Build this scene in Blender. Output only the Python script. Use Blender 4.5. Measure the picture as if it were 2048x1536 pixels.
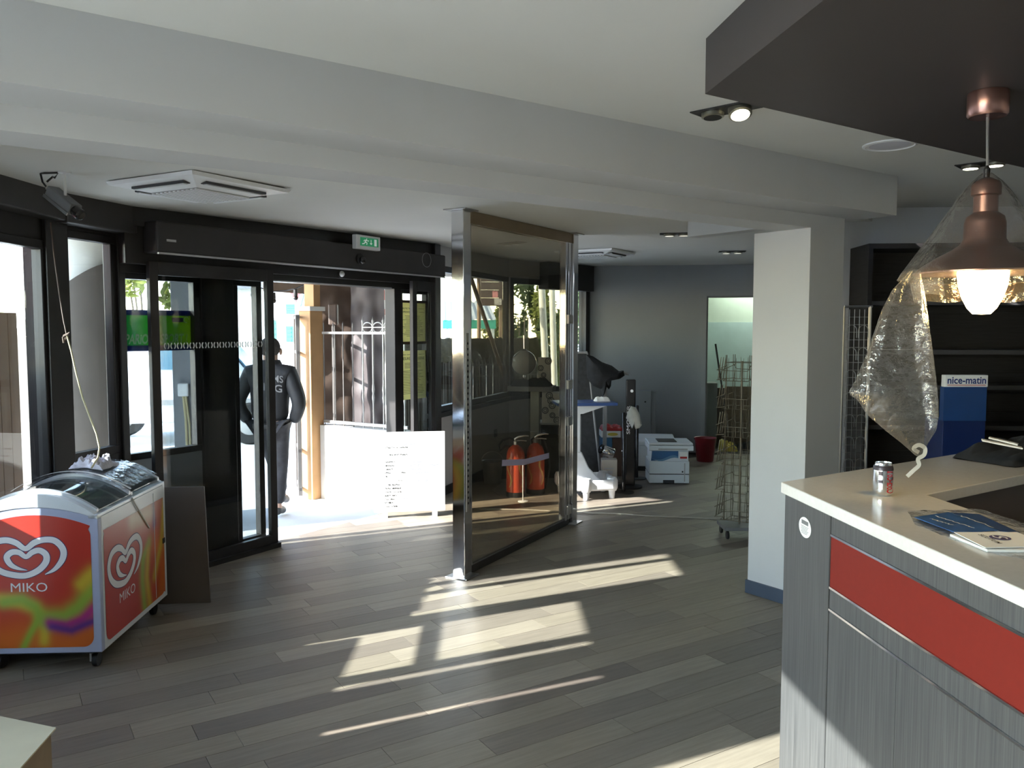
import bpy, bmesh, math, random
from mathutils import Vector, Matrix, noise
random.seed(7)
for o in list(bpy.data.objects): bpy.data.objects.remove(o)
SC = bpy.context.scene
COL = SC.collection

# ------------------------------------------------------------------ camera
F, HC = 1650.0, 1.68
TH = math.atan((768 - 657) / F)
cam = bpy.data.cameras.new('camera'); camo = bpy.data.objects.new('camera', cam); COL.objects.link(camo)
cam.sensor_width = 36; cam.lens = 36 * F / 2048; cam.clip_start = 0.05; cam.clip_end = 300
camo.location = (0, 0, HC); camo.rotation_euler = (math.pi / 2 - TH, 0, 0)
SC.camera = camo

# ------------------------------------------------------------------ world, sun, exposure
SUN_AZ, SUN_EL = -115.0, 26.6
world = bpy.data.worlds.new('world'); SC.world = world; world.use_nodes = True
nt = world.node_tree; nt.nodes.clear()
wo = nt.nodes.new('ShaderNodeOutputWorld'); bg = nt.nodes.new('ShaderNodeBackground')
sky = nt.nodes.new('ShaderNodeTexSky'); sky.sky_type = 'NISHITA'; sky.sun_disc = False
sky.sun_elevation = math.radians(SUN_EL); sky.sun_rotation = math.radians(SUN_AZ); sky.air_density = 1.0; sky.dust_density = 0.15; sky.ozone_density = 1.0
bg.inputs['Strength'].default_value = 1.3
hs = nt.nodes.new('ShaderNodeHueSaturation'); hs.inputs['Saturation'].default_value = 0.8
nt.links.new(sky.outputs[0], hs.inputs['Color']); nt.links.new(hs.outputs[0], bg.inputs['Color']); nt.links.new(bg.outputs[0], wo.inputs[0])
sl = bpy.data.lights.new('sun', 'SUN'); sl.energy = 15.5; sl.angle = math.radians(0.53); sl.color = (1.0, 0.985, 0.955)
so = bpy.data.objects.new('sun', sl); COL.objects.link(so)
_a, _e = math.radians(SUN_AZ), math.radians(SUN_EL)
so.rotation_euler = Vector((math.sin(_a) * math.cos(_e), math.cos(_a) * math.cos(_e), math.sin(_e))).to_track_quat('Z', 'Y').to_euler()
so.location = (-9, -3, 7)
vs = SC.view_settings; vs.view_transform = 'Standard'; vs.look = 'None'; vs.gamma = 1.0; vs.use_curve_mapping = False
vs.exposure = 0.7

# ------------------------------------------------------------------ photo pixel -> place
_c, _s = math.cos(TH), math.sin(TH)
CP = Vector((0, 0, HC))
def ray(x, y):
    b = -(y - 768) / F
    return Vector(((x - 1024) / F, _c + b * _s, -_s + b * _c))
def onz(x, y, z=0.0):
    d = ray(x, y); return CP + d * ((z - HC) / d.z)
def ony(x, y, Y):
    d = ray(x, y); return CP + d * (Y / d.y)
def dirs(az):
    a = math.radians(az); return Vector((math.sin(a), math.cos(a), 0)), Vector((math.cos(a), -math.sin(a), 0))
class Fr:
    """upright plane/frame: origin, a along azimuth, b to its right, z up"""
    def __init__(s, org, az, z=0.0):
        s.o = Vector((org[0], org[1], z)); s.A, s.B = dirs(az); s.az = az
    def P(s, a, b, z): return s.o + s.A * a + s.B * b + Vector((0, 0, z))
    def hit(s, px, py, b=0.0):
        d = ray(px, py); t = ((s.o - CP).dot(s.B) + b) / d.dot(s.B); p = CP + d * t
        q = p - s.o
        return q.dot(s.A), p.z - s.o.z
    def shift(s, a, b, z=0.0):
        p = s.P(a, b, z); return Fr((p.x, p.y), s.az, p.z)
WF = Fr((0, 0), 90)   # a = +x, b = -y

# ------------------------------------------------------------------ materials
MATS = {}
def newmat(name):
    m = bpy.data.materials.new(name); m.use_nodes = True; n = m.node_tree
    n.nodes.clear(); o = n.nodes.new('ShaderNodeOutputMaterial'); p = n.nodes.new('ShaderNodeBsdfPrincipled')
    n.links.new(p.outputs[0], o.inputs[0]); MATS[name] = m
    return m, n, p, o
def mat(name, col, rough=0.5, metal=0.0, var=0.06, scale=6.0, bump=0.0, emit=0.0, spec=0.5, stretch=None, ecol=None, trans=0.0):
    m, n, p, o = newmat(name)
    p.inputs['Roughness'].default_value = rough; p.inputs['Metallic'].default_value = metal
    p.inputs['Specular IOR Level'].default_value = spec
    tc = n.nodes.new('ShaderNodeTexCoord'); mp = n.nodes.new('ShaderNodeMapping'); nz = n.nodes.new('ShaderNodeTexNoise')
    nz.inputs['Scale'].default_value = scale; nz.inputs['Detail'].default_value = 5
    if stretch: mp.inputs['Scale'].default_value = stretch
    n.links.new(tc.outputs['Object'], mp.inputs[0]); n.links.new(mp.outputs[0], nz.inputs['Vector'])
    cr = n.nodes.new('ShaderNodeValToRGB')
    cr.color_ramp.elements[0].position = 0.3; cr.color_ramp.elements[1].position = 0.7
    cr.color_ramp.elements[0].color = tuple(max(0, c * (1 - var)) for c in col) + (1,)
    cr.color_ramp.elements[1].color = tuple(min(1, c * (1 + var)) for c in col) + (1,)
    n.links.new(nz.outputs['Fac'], cr.inputs[0]); n.links.new(cr.outputs[0], p.inputs['Base Color'])
    if bump:
        b = n.nodes.new('ShaderNodeBump'); b.inputs['Strength'].default_value = bump; b.inputs['Distance'].default_value = 0.01
        n.links.new(nz.outputs['Fac'], b.inputs['Height']); n.links.new(b.outputs[0], p.inputs['Normal'])
    if emit:
        p.inputs['Emission Color'].default_value = (ecol or col) + (1,); p.inputs['Emission Strength'].default_value = emit
    if trans:
        t = n.nodes.new('ShaderNodeBsdfTranslucent'); t.inputs[0].default_value = col + (1,)
        mx = n.nodes.new('ShaderNodeMixShader'); mx.inputs[0].default_value = trans
        n.links.new(p.outputs[0], mx.inputs[1]); n.links.new(t.outputs[0], mx.inputs[2]); n.links.new(mx.outputs[0], o.inputs[0])
    return m
def film(name, tint, gloss=0.08, rough=0.03, diff=0.0, dcol=(0.8, 0.8, 0.8), fres=1.45, bump=0.0):
    """thin clear sheet: transparent + Fresnel gloss (+ a little dust)"""
    m = bpy.data.materials.new(name); m.use_nodes = True; n = m.node_tree; n.nodes.clear(); MATS[name] = m
    o = n.nodes.new('ShaderNodeOutputMaterial'); t = n.nodes.new('ShaderNodeBsdfTransparent'); t.inputs[0].default_value = tint + (1,)
    g = n.nodes.new('ShaderNodeBsdfGlossy'); g.inputs['Roughness'].default_value = rough
    lw = n.nodes.new('ShaderNodeLayerWeight'); lw.inputs[0].default_value = 0.5; pw = n.nodes.new('ShaderNodeMath'); pw.operation = 'POWER'; pw.inputs[1].default_value = 5.0
    fr = n.nodes.new('ShaderNodeMath'); fr.operation = 'MULTIPLY_ADD'; fr.inputs[1].default_value = 0.93; fr.inputs[2].default_value = 0.035
    n.links.new(lw.outputs['Facing'], pw.inputs[0]); n.links.new(pw.outputs[0], fr.inputs[0])
    ad = n.nodes.new('ShaderNodeMath'); ad.operation = 'ADD'; ad.use_clamp = True; ad.inputs[1].default_value = gloss
    mx = n.nodes.new('ShaderNodeMixShader')
    if bump:
        tc = n.nodes.new('ShaderNodeTexCoord'); nz = n.nodes.new('ShaderNodeTexNoise'); nz.inputs['Scale'].default_value = 22; nz.inputs['Detail'].default_value = 4
        bp = n.nodes.new('ShaderNodeBump'); bp.inputs['Strength'].default_value = bump; bp.inputs['Distance'].default_value = 0.02
        n.links.new(tc.outputs['Object'], nz.inputs['Vector']); n.links.new(nz.outputs['Fac'], bp.inputs['Height'])
        n.links.new(bp.outputs[0], g.inputs['Normal']); n.links.new(bp.outputs[0], lw.inputs['Normal'])
    n.links.new(fr.outputs[0], ad.inputs[0]); n.links.new(ad.outputs[0], mx.inputs[0])
    if diff:
        d = n.nodes.new('ShaderNodeBsdfDiffuse'); d.inputs[0].default_value = dcol + (1,)
        tr = n.nodes.new('ShaderNodeBsdfTranslucent'); tr.inputs[0].default_value = dcol + (1,)
        dm = n.nodes.new('ShaderNodeMixShader'); n.links.new(d.outputs[0], dm.inputs[1]); n.links.new(tr.outputs[0], dm.inputs[2])
        m2 = n.nodes.new('ShaderNodeMixShader'); m2.inputs[0].default_value = diff
        n.links.new(t.outputs[0], m2.inputs[1]); n.links.new(dm.outputs[0], m2.inputs[2]); n.links.new(m2.outputs[0], mx.inputs[1])
    else:
        n.links.new(t.outputs[0], mx.inputs[1])
    n.links.new(g.outputs[0], mx.inputs[2]); n.links.new(mx.outputs[0], o.inputs[0])
    return m

# ------------------------------------------------------------------ mesh building
class MB:
    def __init__(s): s.v, s.f = [], []
    def add(s, vs_, fs_):
        k = len(s.v); s.v += [Vector(v) for v in vs_]; s.f += [tuple(i + k for i in f) for f in fs_]; return s
    def box(s, fr, a0, a1, b0, b1, z0, z1):
        P = fr.P
        return s.add([P(a0, b0, z0), P(a1, b0, z0), P(a1, b1, z0), P(a0, b1, z0), P(a0, b0, z1), P(a1, b0, z1), P(a1, b1, z1), P(a0, b1, z1)],
                     [(0, 1, 2, 3), (7, 6, 5, 4), (4, 5, 1, 0), (5, 6, 2, 1), (6, 7, 3, 2), (7, 4, 0, 3)])
    def wbox(s, x0, x1, y0, y1, z0, z1): return s.box(WF, x0, x1, -y1, -y0, z0, z1)
    def prism(s, pts, z0, z1):
        """plan polygon extruded upwards; z0/z1 numbers or functions of (x, y)"""
        n = len(pts); g = lambda z, p: z(p[0], p[1]) if callable(z) else z
        s.add([(p[0], p[1], g(z0, p)) for p in pts] + [(p[0], p[1], g(z1, p)) for p in pts],
              [tuple(range(n)), tuple(range(2 * n - 1, n - 1, -1))] + [(i + n, (i + 1) % n + n, (i + 1) % n, i) for i in range(n)])
        return s
    def extrude(s, pts, vec):
        n = len(pts); vec = Vector(vec); pts = [Vector(p) for p in pts]
        return s.add(pts + [p + vec for p in pts], [tuple(range(n)), tuple(range(2 * n - 1, n - 1, -1))] + [(i + n, (i + 1) % n + n, (i + 1) % n, i) for i in range(n)])
    def slab(s, fr, pts, b0, b1):
        """outline [(a, z)...] in an upright frame, thickness b0..b1"""
        return s.extrude([fr.P(a, b0, z) for a, z in pts], fr.B * (b1 - b0))
    def tube(s, pts, r, n=8, cap=True, closed=False):
        pts = [Vector(p) for p in pts]; m = len(pts); rs = r if isinstance(r, (list, tuple)) else [r] * m
        rings = []; up = None
        for i in range(m):
            if closed: t = (pts[(i + 1) % m] - pts[i - 1])
            else: t = pts[min(i + 1, m - 1)] - pts[max(i - 1, 0)]
            if t.length < 1e-9: t = Vector((0, 0, 1))
            t.normalize()
            if up is None: up = t.orthogonal().normalized()
            x = up - t * up.dot(t)
            if x.length < 1e-6: x = t.orthogonal()
            x.normalize(); up = x; y = t.cross(x)
            rings.append([pts[i] + (x * math.cos(2 * math.pi * k / n) + y * math.sin(2 * math.pi * k / n)) * rs[i] for k in range(n)])
        fs_ = []
        for i in range(m if closed else m - 1):
            j = (i + 1) % m
            for k in range(n): fs_.append((i * n + k, i * n + (k + 1) % n, j * n + (k + 1) % n, j * n + k))
        if cap and not closed: fs_ += [tuple(range(n - 1, -1, -1)), tuple((m - 1) * n + k for k in range(n))]
        return s.add([v for r_ in rings for v in r_], fs_)
    def lathe(s, c, prof, n=24, axis='z', ax=None):
        """prof [(r, h)...] turned about a vertical (or given) axis at c"""
        c = Vector(c); Z = Vector(ax).normalized() if ax is not None else Vector((0, 0, 1))
        X = Z.orthogonal().normalized() if ax is not None else Vector((1, 0, 0)); Y = Z.cross(X)
        m = len(prof); vs_ = [c + Z * h + (X * math.cos(2 * math.pi * k / n) + Y * math.sin(2 * math.pi * k / n)) * r for r, h in prof for k in range(n)]
        fs_ = [(i * n + k, i * n + (k + 1) % n, (i + 1) * n + (k + 1) % n, (i + 1) * n + k) for i in range(m - 1) for k in range(n)]
        if prof[0][0] > 1e-4: fs_.append(tuple(range(n - 1, -1, -1)))
        if prof[-1][0] > 1e-4: fs_.append(tuple((m - 1) * n + k for k in range(n)))
        return s.add(vs_, fs_)
    def ball(s, c, rx, ry=None, rz=None, n=16, m=10):
        ry = ry or rx; rz = rz or rx; c = Vector(c)
        vs_ = [c + Vector((rx * math.sin(math.pi * j / m) * math.cos(2 * math.pi * k / n), ry * math.sin(math.pi * j / m) * math.sin(2 * math.pi * k / n), rz * math.cos(math.pi * j / m))) for j in range(m + 1) for k in range(n)]
        return s.add(vs_, [(j * n + k, (j + 1) * n + k, (j + 1) * n + (k + 1) % n, j * n + (k + 1) % n) for j in range(m) for k in range(n)])
    def grid(s, fn, nu, nv, thick=0.0, tdir=None):
        g = [Vector(fn(i / nu, j / nv)) for j in range(nv + 1) for i in range(nu + 1)]; w = nu + 1
        fs_ = [(j * w + i, j * w + i + 1, (j + 1) * w + i + 1, (j + 1) * w + i) for j in range(nv) for i in range(nu)]
        if not thick: return s.add(g, fs_)
        td = Vector(tdir) * thick; k = len(g)
        back = [v + td for v in g]
        f2 = [tuple(reversed([i + k for i in f])) for f in fs_]
        rim = [j for j in range(w)] + [j * w + nu for j in range(1, nv + 1)] + [nv * w + i for i in range(nu - 1, -1, -1)] + [j * w for j in range(nv - 1, 0, -1)]
        f3 = [(rim[i], rim[(i + 1) % len(rim)], rim[(i + 1) % len(rim)] + k, rim[i] + k)[::-1] for i in range(len(rim))]
        return s.add(g + back, fs_ + f2 + f3)

def wloc(o):
    v = Vector((0, 0, 0))
    while o is not None: v += o.location; o = o.parent
    return v
def tag(o, label=None, cat=None, group=None, kind=None):
    if label: o['label'] = label
    if cat: o['category'] = cat
    if group: o['group'] = group
    if kind: o['kind'] = kind
    return o
def mesh_of(name, v, f, smooth=False, fix=True):
    me = bpy.data.meshes.new(name); me.from_pydata([tuple(p) for p in v], [], f); me.update()
    if fix:
        b = bmesh.new(); b.from_mesh(me); bmesh.ops.remove_doubles(b, verts=b.verts, dist=1e-6); bmesh.ops.recalc_face_normals(b, faces=b.faces); b.to_mesh(me); b.free()
    if smooth:
        for p in me.polygons: p.use_smooth = True
        me.set_sharp_from_angle(angle=math.radians(42))
    return me
def add(name, mb, m, parent=None, smooth=False, bevel=0.0, fix=True, seg=2):
    v = mb.v
    if parent is not None: org = wloc(parent)
    else:
        xs = [p.x for p in v]; ys = [p.y for p in v]; org = Vector(((min(xs) + max(xs)) / 2, (min(ys) + max(ys)) / 2, min(p.z for p in v)))
    me = mesh_of(name, [p - org for p in v], mb.f, smooth, fix)
    o = bpy.data.objects.new(name, me); COL.objects.link(o)
    if parent is not None: o.parent = parent
    else: o.location = org
    me.materials.append(MATS[m] if isinstance(m, str) else m)
    if bevel:
        bv = o.modifiers.new('bevel', 'BEVEL'); bv.width = bevel; bv.segments = seg; bv.limit_method = 'ANGLE'; bv.angle_limit = math.radians(40)
    return o
def thing(name, loc, label, cat, group=None, kind=None):
    o = bpy.data.objects.new(name, None); COL.objects.link(o); o.location = loc; o.empty_display_size = 0.1
    return tag(o, label, cat, group, kind)
def struct(name, mb, m, label=None, smooth=False, bevel=0.0):
    return tag(add(name, mb, m, None, smooth, bevel), label=label, kind='structure')
def sthing(name, loc, label): return tag(thing(name, loc, label, None), kind='structure')
def copy_tree(o, parent=None, loc=None, rz=None):
    c = o.copy(); COL.objects.link(c); c.parent = parent
    if loc is not None: c.location = loc
    if rz is not None: c.rotation_euler = (0, 0, rz)
    for ch in o.children: copy_tree(ch, c)
    return c
def text_mesh(txt, extrude=0.0, bold=0.0, spacing=1.0):
    cu = bpy.data.curves.new('lettering', 'FONT'); cu.body = txt; cu.size = 1.0; cu.extrude = extrude; cu.offset = bold; cu.space_character = spacing; cu.resolution_u = 3
    cu.align_x = 'LEFT'
    o = bpy.data.objects.new('lettering', cu); COL.objects.link(o)
    bpy.context.view_layer.update()
    me = bpy.data.meshes.new_from_object(o.evaluated_get(bpy.context.evaluated_depsgraph_get()))
    bpy.data.objects.remove(o)
    v = [p.co.copy() for p in me.vertices]; f = [tuple(p.vertices) for p in me.polygons]
    bpy.data.meshes.remove(me)
    return v, f
def letters(name, txt, org, X, Y, w, h, m, parent, depth=0.0012, bold=0.0, fit=True, spacing=1.0, shear=0.0):
    """raised lettering: lower-left corner org, along X, upright Y, box w x h"""
    v, f = text_mesh(txt, 0.0, bold, spacing)
    if not v: return None
    x0 = min(p.x for p in v); x1 = max(p.x for p in v); y0 = min(p.y for p in v); y1 = max(p.y for p in v)
    X = Vector(X).normalized(); Y = Vector(Y).normalized(); N = X.cross(Y)
    sx = w / (x1 - x0); sy = h / (y1 - y0)
    pts = [Vector(org) + X * ((p.x - x0) * sx + shear * (p.y - y0) * sy) + Y * ((p.y - y0) * sy) + N * depth for p in v]
    mb = MB(); mb.add(pts, f)
    return add(name, mb, m, parent, fix=False)
def ribbon(mb, pts, widths, N):
    """flat stroke along a polyline, lying in the plane with normal N"""
    N = Vector(N); L = []; R = []
    for i, p in enumerate(pts):
        t = (pts[min(i + 1, len(pts) - 1)] - pts[max(i - 1, 0)]).normalized(); sd = N.cross(t) * widths[i] / 2
        L.append(p + sd); R.append(p - sd)
    n = len(pts)
    mb.add(L + R, [(i, i + 1, n + i + 1, n + i) for i in range(n - 1)])
# ------------------------------------------------------------------ materials used all over
mat('white_paint', (0.52, 0.525, 0.53), 0.7, var=0.02, scale=3)
mat('ceiling_paint', (0.66, 0.66, 0.63), 0.8, var=0.015, scale=2)
mat('grey_paint', (0.25, 0.26, 0.27), 0.75, var=0.03, scale=2)
mat('brown_paint', (0.052, 0.043, 0.041), 0.55, var=0.05, scale=3)
mat('dark_alu', (0.020, 0.018, 0.018), 0.38, var=0.15, scale=8, spec=0.5)
mat('dark_alu_soft', (0.035, 0.032, 0.032), 0.5, var=0.1, scale=8)
mat('grey_panel', (0.42, 0.43, 0.43), 0.5, var=0.03)
mat('blue_base', (0.055, 0.075, 0.11), 0.45, var=0.05)
mat('dark_base', (0.03, 0.03, 0.033), 0.5)
mat('chrome', (0.80, 0.80, 0.82), 0.07, 1.0, var=0.05, scale=3)
mat('steel', (0.55, 0.54, 0.53), 0.3, 1.0, var=0.06, scale=4)
mat('brushed', (0.45, 0.43, 0.40), 0.42, 1.0, var=0.08, scale=5)
mat('black', (0.012, 0.012, 0.013), 0.5, var=0.2)
mat('black_gloss', (0.012, 0.012, 0.014), 0.2, var=0.1)
mat('white_plastic', (0.78, 0.79, 0.80), 0.35, var=0.02)
mat('grey_plastic', (0.35, 0.35, 0.35), 0.5)
mat('mid_grey', (0.16, 0.16, 0.165), 0.5)
mat('paper', (0.80, 0.80, 0.78), 0.8, var=0.03)
mat('cardboard', (0.30, 0.22, 0.14), 0.85, var=0.10, scale=12)
mat('ink', (0.02, 0.02, 0.02), 0.7)
mat('grout', (0.05, 0.046, 0.042), 0.9)
film('window_glass', (0.90, 0.93, 0.92), 0.0, 0.0)
film('leaf_glass', (0.62, 0.64, 0.64), 0.02, 0.0)
film('bronze_glass', (0.56, 0.52, 0.44), 0.02, 0.0)
# timber-look floor tiles: each its own tone
m, n, p, o = newmat('floor_tile')
oi = n.nodes.new('ShaderNodeObjectInfo'); ge = n.nodes.new('ShaderNodeNewGeometry'); ad = n.nodes.new('ShaderNodeMath'); ad.operation = 'ADD'
fr_ = n.nodes.new('ShaderNodeMath'); fr_.operation = 'FRACT'
n.links.new(oi.outputs['Random'], ad.inputs[0]); n.links.new(ge.outputs['Random Per Island'], ad.inputs[1]); n.links.new(ad.outputs[0], fr_.inputs[0])
cr = n.nodes.new('ShaderNodeValToRGB'); e = cr.color_ramp.elements
e[0].color = (0.180, 0.152, 0.126, 1); e[1].color = (0.330, 0.286, 0.226, 1); e.new(0.45).color = (0.250, 0.214, 0.170, 1); e.new(0.75).color = (0.285, 0.246, 0.186, 1)
n.links.new(fr_.outputs[0], cr.inputs[0])
tc = n.nodes.new('ShaderNodeTexCoord'); mp = n.nodes.new('ShaderNodeMapping'); mp.inputs['Rotation'].default_value = (0, 0, math.radians(58 - 90)); 
mp2 = n.nodes.new('ShaderNodeMapping'); mp2.inputs['Scale'].default_value = (2.2, 26, 1)
vr = n.nodes.new('ShaderNodeVectorMath'); vr.operation = 'ADD'; n.links.new(ge.outputs['Position'], mp.inputs[0]); n.links.new(mp.outputs[0], mp2.inputs[0]); n.links.new(mp2.outputs[0], vr.inputs[0])
cx = n.nodes.new('ShaderNodeCombineXYZ'); ml = n.nodes.new('ShaderNodeMath'); ml.operation = 'MULTIPLY'; ml.inputs[1].default_value = 37; n.links.new(fr_.outputs[0], ml.inputs[0]); n.links.new(ml.outputs[0], cx.inputs[0]); n.links.new(cx.outputs[0], vr.inputs[1])
nz = n.nodes.new('ShaderNodeTexNoise'); nz.inputs['Scale'].default_value = 1.6; nz.inputs['Detail'].default_value = 6; nz.inputs['Roughness'].default_value = 0.65; n.links.new(vr.outputs[0], nz.inputs['Vector'])
mx = n.nodes.new('ShaderNodeMix'); mx.data_type = 'RGBA'; mx.blend_type = 'MULTIPLY'; mx.inputs['Factor'].default_value = 0.5
cr2 = n.nodes.new('ShaderNodeValToRGB'); cr2.color_ramp.elements[0].position = 0.32; cr2.color_ramp.elements[0].color = (0.6, 0.6, 0.6, 1); cr2.color_ramp.elements[1].position = 0.68; cr2.color_ramp.elements[1].color = (1.2, 1.2, 1.2, 1)
n.links.new(nz.outputs['Fac'], cr2.inputs[0]); n.links.new(cr.outputs[0], mx.inputs[6]); n.links.new(cr2.outputs[0], mx.inputs[7]); n.links.new(mx.outputs[2], p.inputs['Base Color'])
mr = n.nodes.new('ShaderNodeMapRange'); mr.inputs[3].default_value = 0.38; mr.inputs[4].default_value = 0.55; n.links.new(nz.outputs['Fac'], mr.inputs[0]); n.links.new(mr.outputs[0], p.inputs['Roughness'])
bp = n.nodes.new('ShaderNodeBump'); bp.inputs['Strength'].default_value = 0.08; bp.inputs['Distance'].default_value = 0.004; n.links.new(nz.outputs['Fac'], bp.inputs['Height']); n.links.new(bp.outputs[0], p.inputs['Normal'])

# ------------------------------------------------------------------ plan of the place
GZ = -0.08
ZU, ZB1, ZB2 = 2.57, 2.343, 2.265
zlow = lambda x, y: 2.40 + 0.0115 * y
C2 = (1.735, 4.84)
BU = Fr(C2, 54)
MF = Fr((-1.863, 6.318), 32.5)           # sliding door line
SL = Fr((-2.66, 3.0), -1.2)              # far left glazing
S2 = Fr((-2.70, 4.85), 12.8)             # bay beside it
WA = Fr((-0.79, 8.0), 19.3)
WB = Fr((-0.055, 10.1), 39.6)
BW = Fr((1.02, 11.4), 101.6)
LS2, LWA, LWB = 0.571, 2.225, 1.687
outline = [(-2.60, -4.0), (-2.66, 3.0), (-2.70, 4.85), (-2.574, 5.41), (-0.79, 8.0), (-0.055, 10.1), (1.02, 11.4), (6.0, 10.37), (6.0, 6.0), (5.1, 5.9), (5.1, -4.0)]
def clip(poly, rect):
    out = [Vector((p[0], p[1])) for p in poly]
    for i in range(len(rect)):
        a, b = rect[i], rect[(i + 1) % len(rect)]; e_ = b - a; nn = Vector((-e_.y, e_.x)); inp, out = out, []
        for k in range(len(inp)):
            p1, p2 = inp[k - 1], inp[k]; d1, d2 = (p1 - a).dot(nn), (p2 - a).dot(nn)
            if d2 >= 0:
                if d1 < 0: out.append(p1 + (p2 - p1) * (d1 / (d1 - d2)))
                out.append(p2)
            elif d1 >= 0: out.append(p1 + (p2 - p1) * (d1 / (d1 - d2)))
        if not out: return []
    return out
def area(p): return 0.5 * sum(p[i - 1].x * p[i].y - p[i].x * p[i - 1].y for i in range(len(p)))
def proj(P):
    v = P - CP; Y = v.y * _c - v.z * _s
    if Y < 0.05: return None
    return 1024 + F * v.x / Y, 768 - F * (v.y * _s + v.z * _c) / Y

fl = struct('floor', MB().prism(outline, -0.25, -0.012), 'grout', 'shop floor of grey-brown timber-look tiles laid on the diagonal')
FA, FB = dirs(58); PL, PW, GAP = 0.90, 0.150, 0.0022
pm = MB()
a0, a1, b0, b1, i_ = 0, PL - GAP, 0, PW - GAP, 0.0012
full = None; planks = []; rest = MB()
rnd = random.Random(3)
for j in range(-52, 70):
    off = rnd.random() * PL
    for i in range(-8, 16):
        a, b = i * PL + off, j * PW
        rc = [FA * x + FB * y for x, y in ((a, b), (a + a1, b), (a + a1, b + b1), (a, b + b1))]
        rc = [Vector((q.x, q.y)) for q in rc]; 
        if area(rc) < 0: rc = rc[::-1]
        pg = clip(outline, rc)
        if len(pg) < 3 or abs(area(pg)) < 0.004: continue
        isfull = abs(abs(area(pg)) - a1 * b1) < 1e-5
        cc = sum((Vector((q.x, q.y, 0)) for q in pg), Vector()) / len(pg)
        vis = 0
        pp = [proj(Vector((q.x, q.y, 0))) for q in pg]
        if all(pp):
            inside = [1 for q in pp if -40 < q[0] < 2088 and -40 < q[1] < 1590]
            if inside: vis = abs(area([Vector(q) for q in pp])) * len(inside) / len(pp)
            if cc.x > 1.05 and cc.y < 3.0: vis = 0
        planks.append((vis, isfull, Vector((a, b, 0)), pg, cc))
planks.sort(key=lambda t: -t[0])
for k, (vis, isfull, ab, pg, cc) in enumerate(planks):
    if k < 300 and vis > 60:
        if isfull and full is None:
            full = mesh_of('plank', [p_ for p_ in MB().box(Fr((0, 0), 58), 0, a1, 0, b1, -0.012, 0).v], MB().box(Fr((0, 0), 58), 0, a1, 0, b1, -0.012, 0).f); full.materials.append(MATS['floor_tile'])
        if isfull:
            o = bpy.data.objects.new('plank', full); COL.objects.link(o); o.parent = fl
            o.location = FA * ab.x + FB * ab.y - fl.location
        else:
            mb = MB().prism([(q.x, q.y) for q in pg], -0.012, 0.0); add('plank', mb, 'floor_tile', fl)
    else:
        rest.prism([(q.x, q.y) for q in pg], -0.012, 0.0)
tag(add('distant_planks', rest, 'floor_tile', fl, fix=False), kind='stuff')

# ------------------------------------------------------------------ ceilings, beam, column
up = [(-2.95, -4.2), (5.3, -4.2), (5.3, 6.6), (2.6, 6.6)] + [tuple(BU.P(0.40, 0.15, 0).xy), tuple(BU.P(-5.7, 0.15, 0).xy)]
struct('ceiling', MB().prism(up, ZU, ZU + 0.12), 'ceiling_paint', 'smooth white main ceiling above the counter side')
lowp = [tuple(BU.P(-5.55, -0.10, 0).xy), (-2.78, 3.0), (-2.82, 4.85), (-2.68, 5.46), (-0.9, 8.06), (-0.17, 10.15), (0.94, 11.52), (6.1, 10.5), (6.1, 6.3), (2.75, 6.3), tuple(BU.P(0.40, -0.10, 0).xy)]
struct('ceiling_entry', MB().prism(lowp, zlow, lambda x, y: zlow(x, y) + 0.12), 'ceiling_paint', 'lower cream-white ceiling over the entrance area')
mb = MB().box(BU, -5.6, 0.463, 0.0, 0.256, ZB1, ZU + 0.02).box(BU, 0.34, 0.463, -1.25, 0.0, ZB1, ZU + 0.02)
struct('trim_1', mb, 'white_paint', 'upper step of the white ceiling beam crossing the room')
struct('trim_2', MB().box(BU, -5.6, 0.34, -0.228, 0.0, ZB2, ZU + 0.02), 'white_paint', 'lower step of the white ceiling beam resting on the square column')
cl = sthing('wall_column', BU.P(0.17, -0.2, 0), 'square white column standing behind the counter corner')
add('shaft', MB().box(BU, 0, 0.34, -0.397, -0.0005, 0.0, ZB2), 'white_paint', cl)
add('baseboard', MB().box(BU, -0.012, 0.352, -0.409, 0.0115, 0.0, 0.085), 'blue_base', cl, bevel=0.003)
# dark dropped panel over the counter
pc = onz(1412, 77, ZU); PD = pc.y
pz = ony(1412, 188, PD).z
PP = Fr((pc.x, pc.y), 55.6); e2 = dirs(172.9)[0]
pq = [pc, PP.P(5.5, 0, 0), PP.P(5.5, 0, 0) + e2 * 4.2, pc + e2 * 4.2]
struct('ceiling_panel', MB().prism([(q.x, q.y) for q in pq], pz, ZU + 0.001), 'brown_paint', 'dark brown dropped ceiling panel above the counter')

# ------------------------------------------------------------------ walls
# back wall with its doorway
dx0 = BW.hit(1412, 700)[0]; dtop = BW.hit(1425, 592)[1]; dx1 = dx0 + 0.92
zc = 2.62
w = MB().box(BW, -0.05, dx0, -0.14, 0, 0, zc).box(BW, dx1, 5.2, -0.14, 0, 0, zc).box(BW, dx0, dx1, -0.14, 0, dtop, zc)
struct('wall_back', w, 'grey_paint', 'light grey end wall with an open doorway')
d1 = sthing('door_1', BW.P((dx0 + dx1) / 2, 0, 0), 'open doorway with pale moulded frame in the end wall')
for i, (w_, t) in enumerate(((0.10, 0.016), (0.06, 0.032))):
    mb = MB().box(BW, dx0 - w_, dx0, 0, t, 0, dtop + w_).box(BW, dx1, dx1 + w_, 0, t, 0, dtop + w_).box(BW, dx0, dx1, 0, t, dtop, dtop + w_)
    add('architrave', mb, 'grey_paint', d1)
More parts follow.
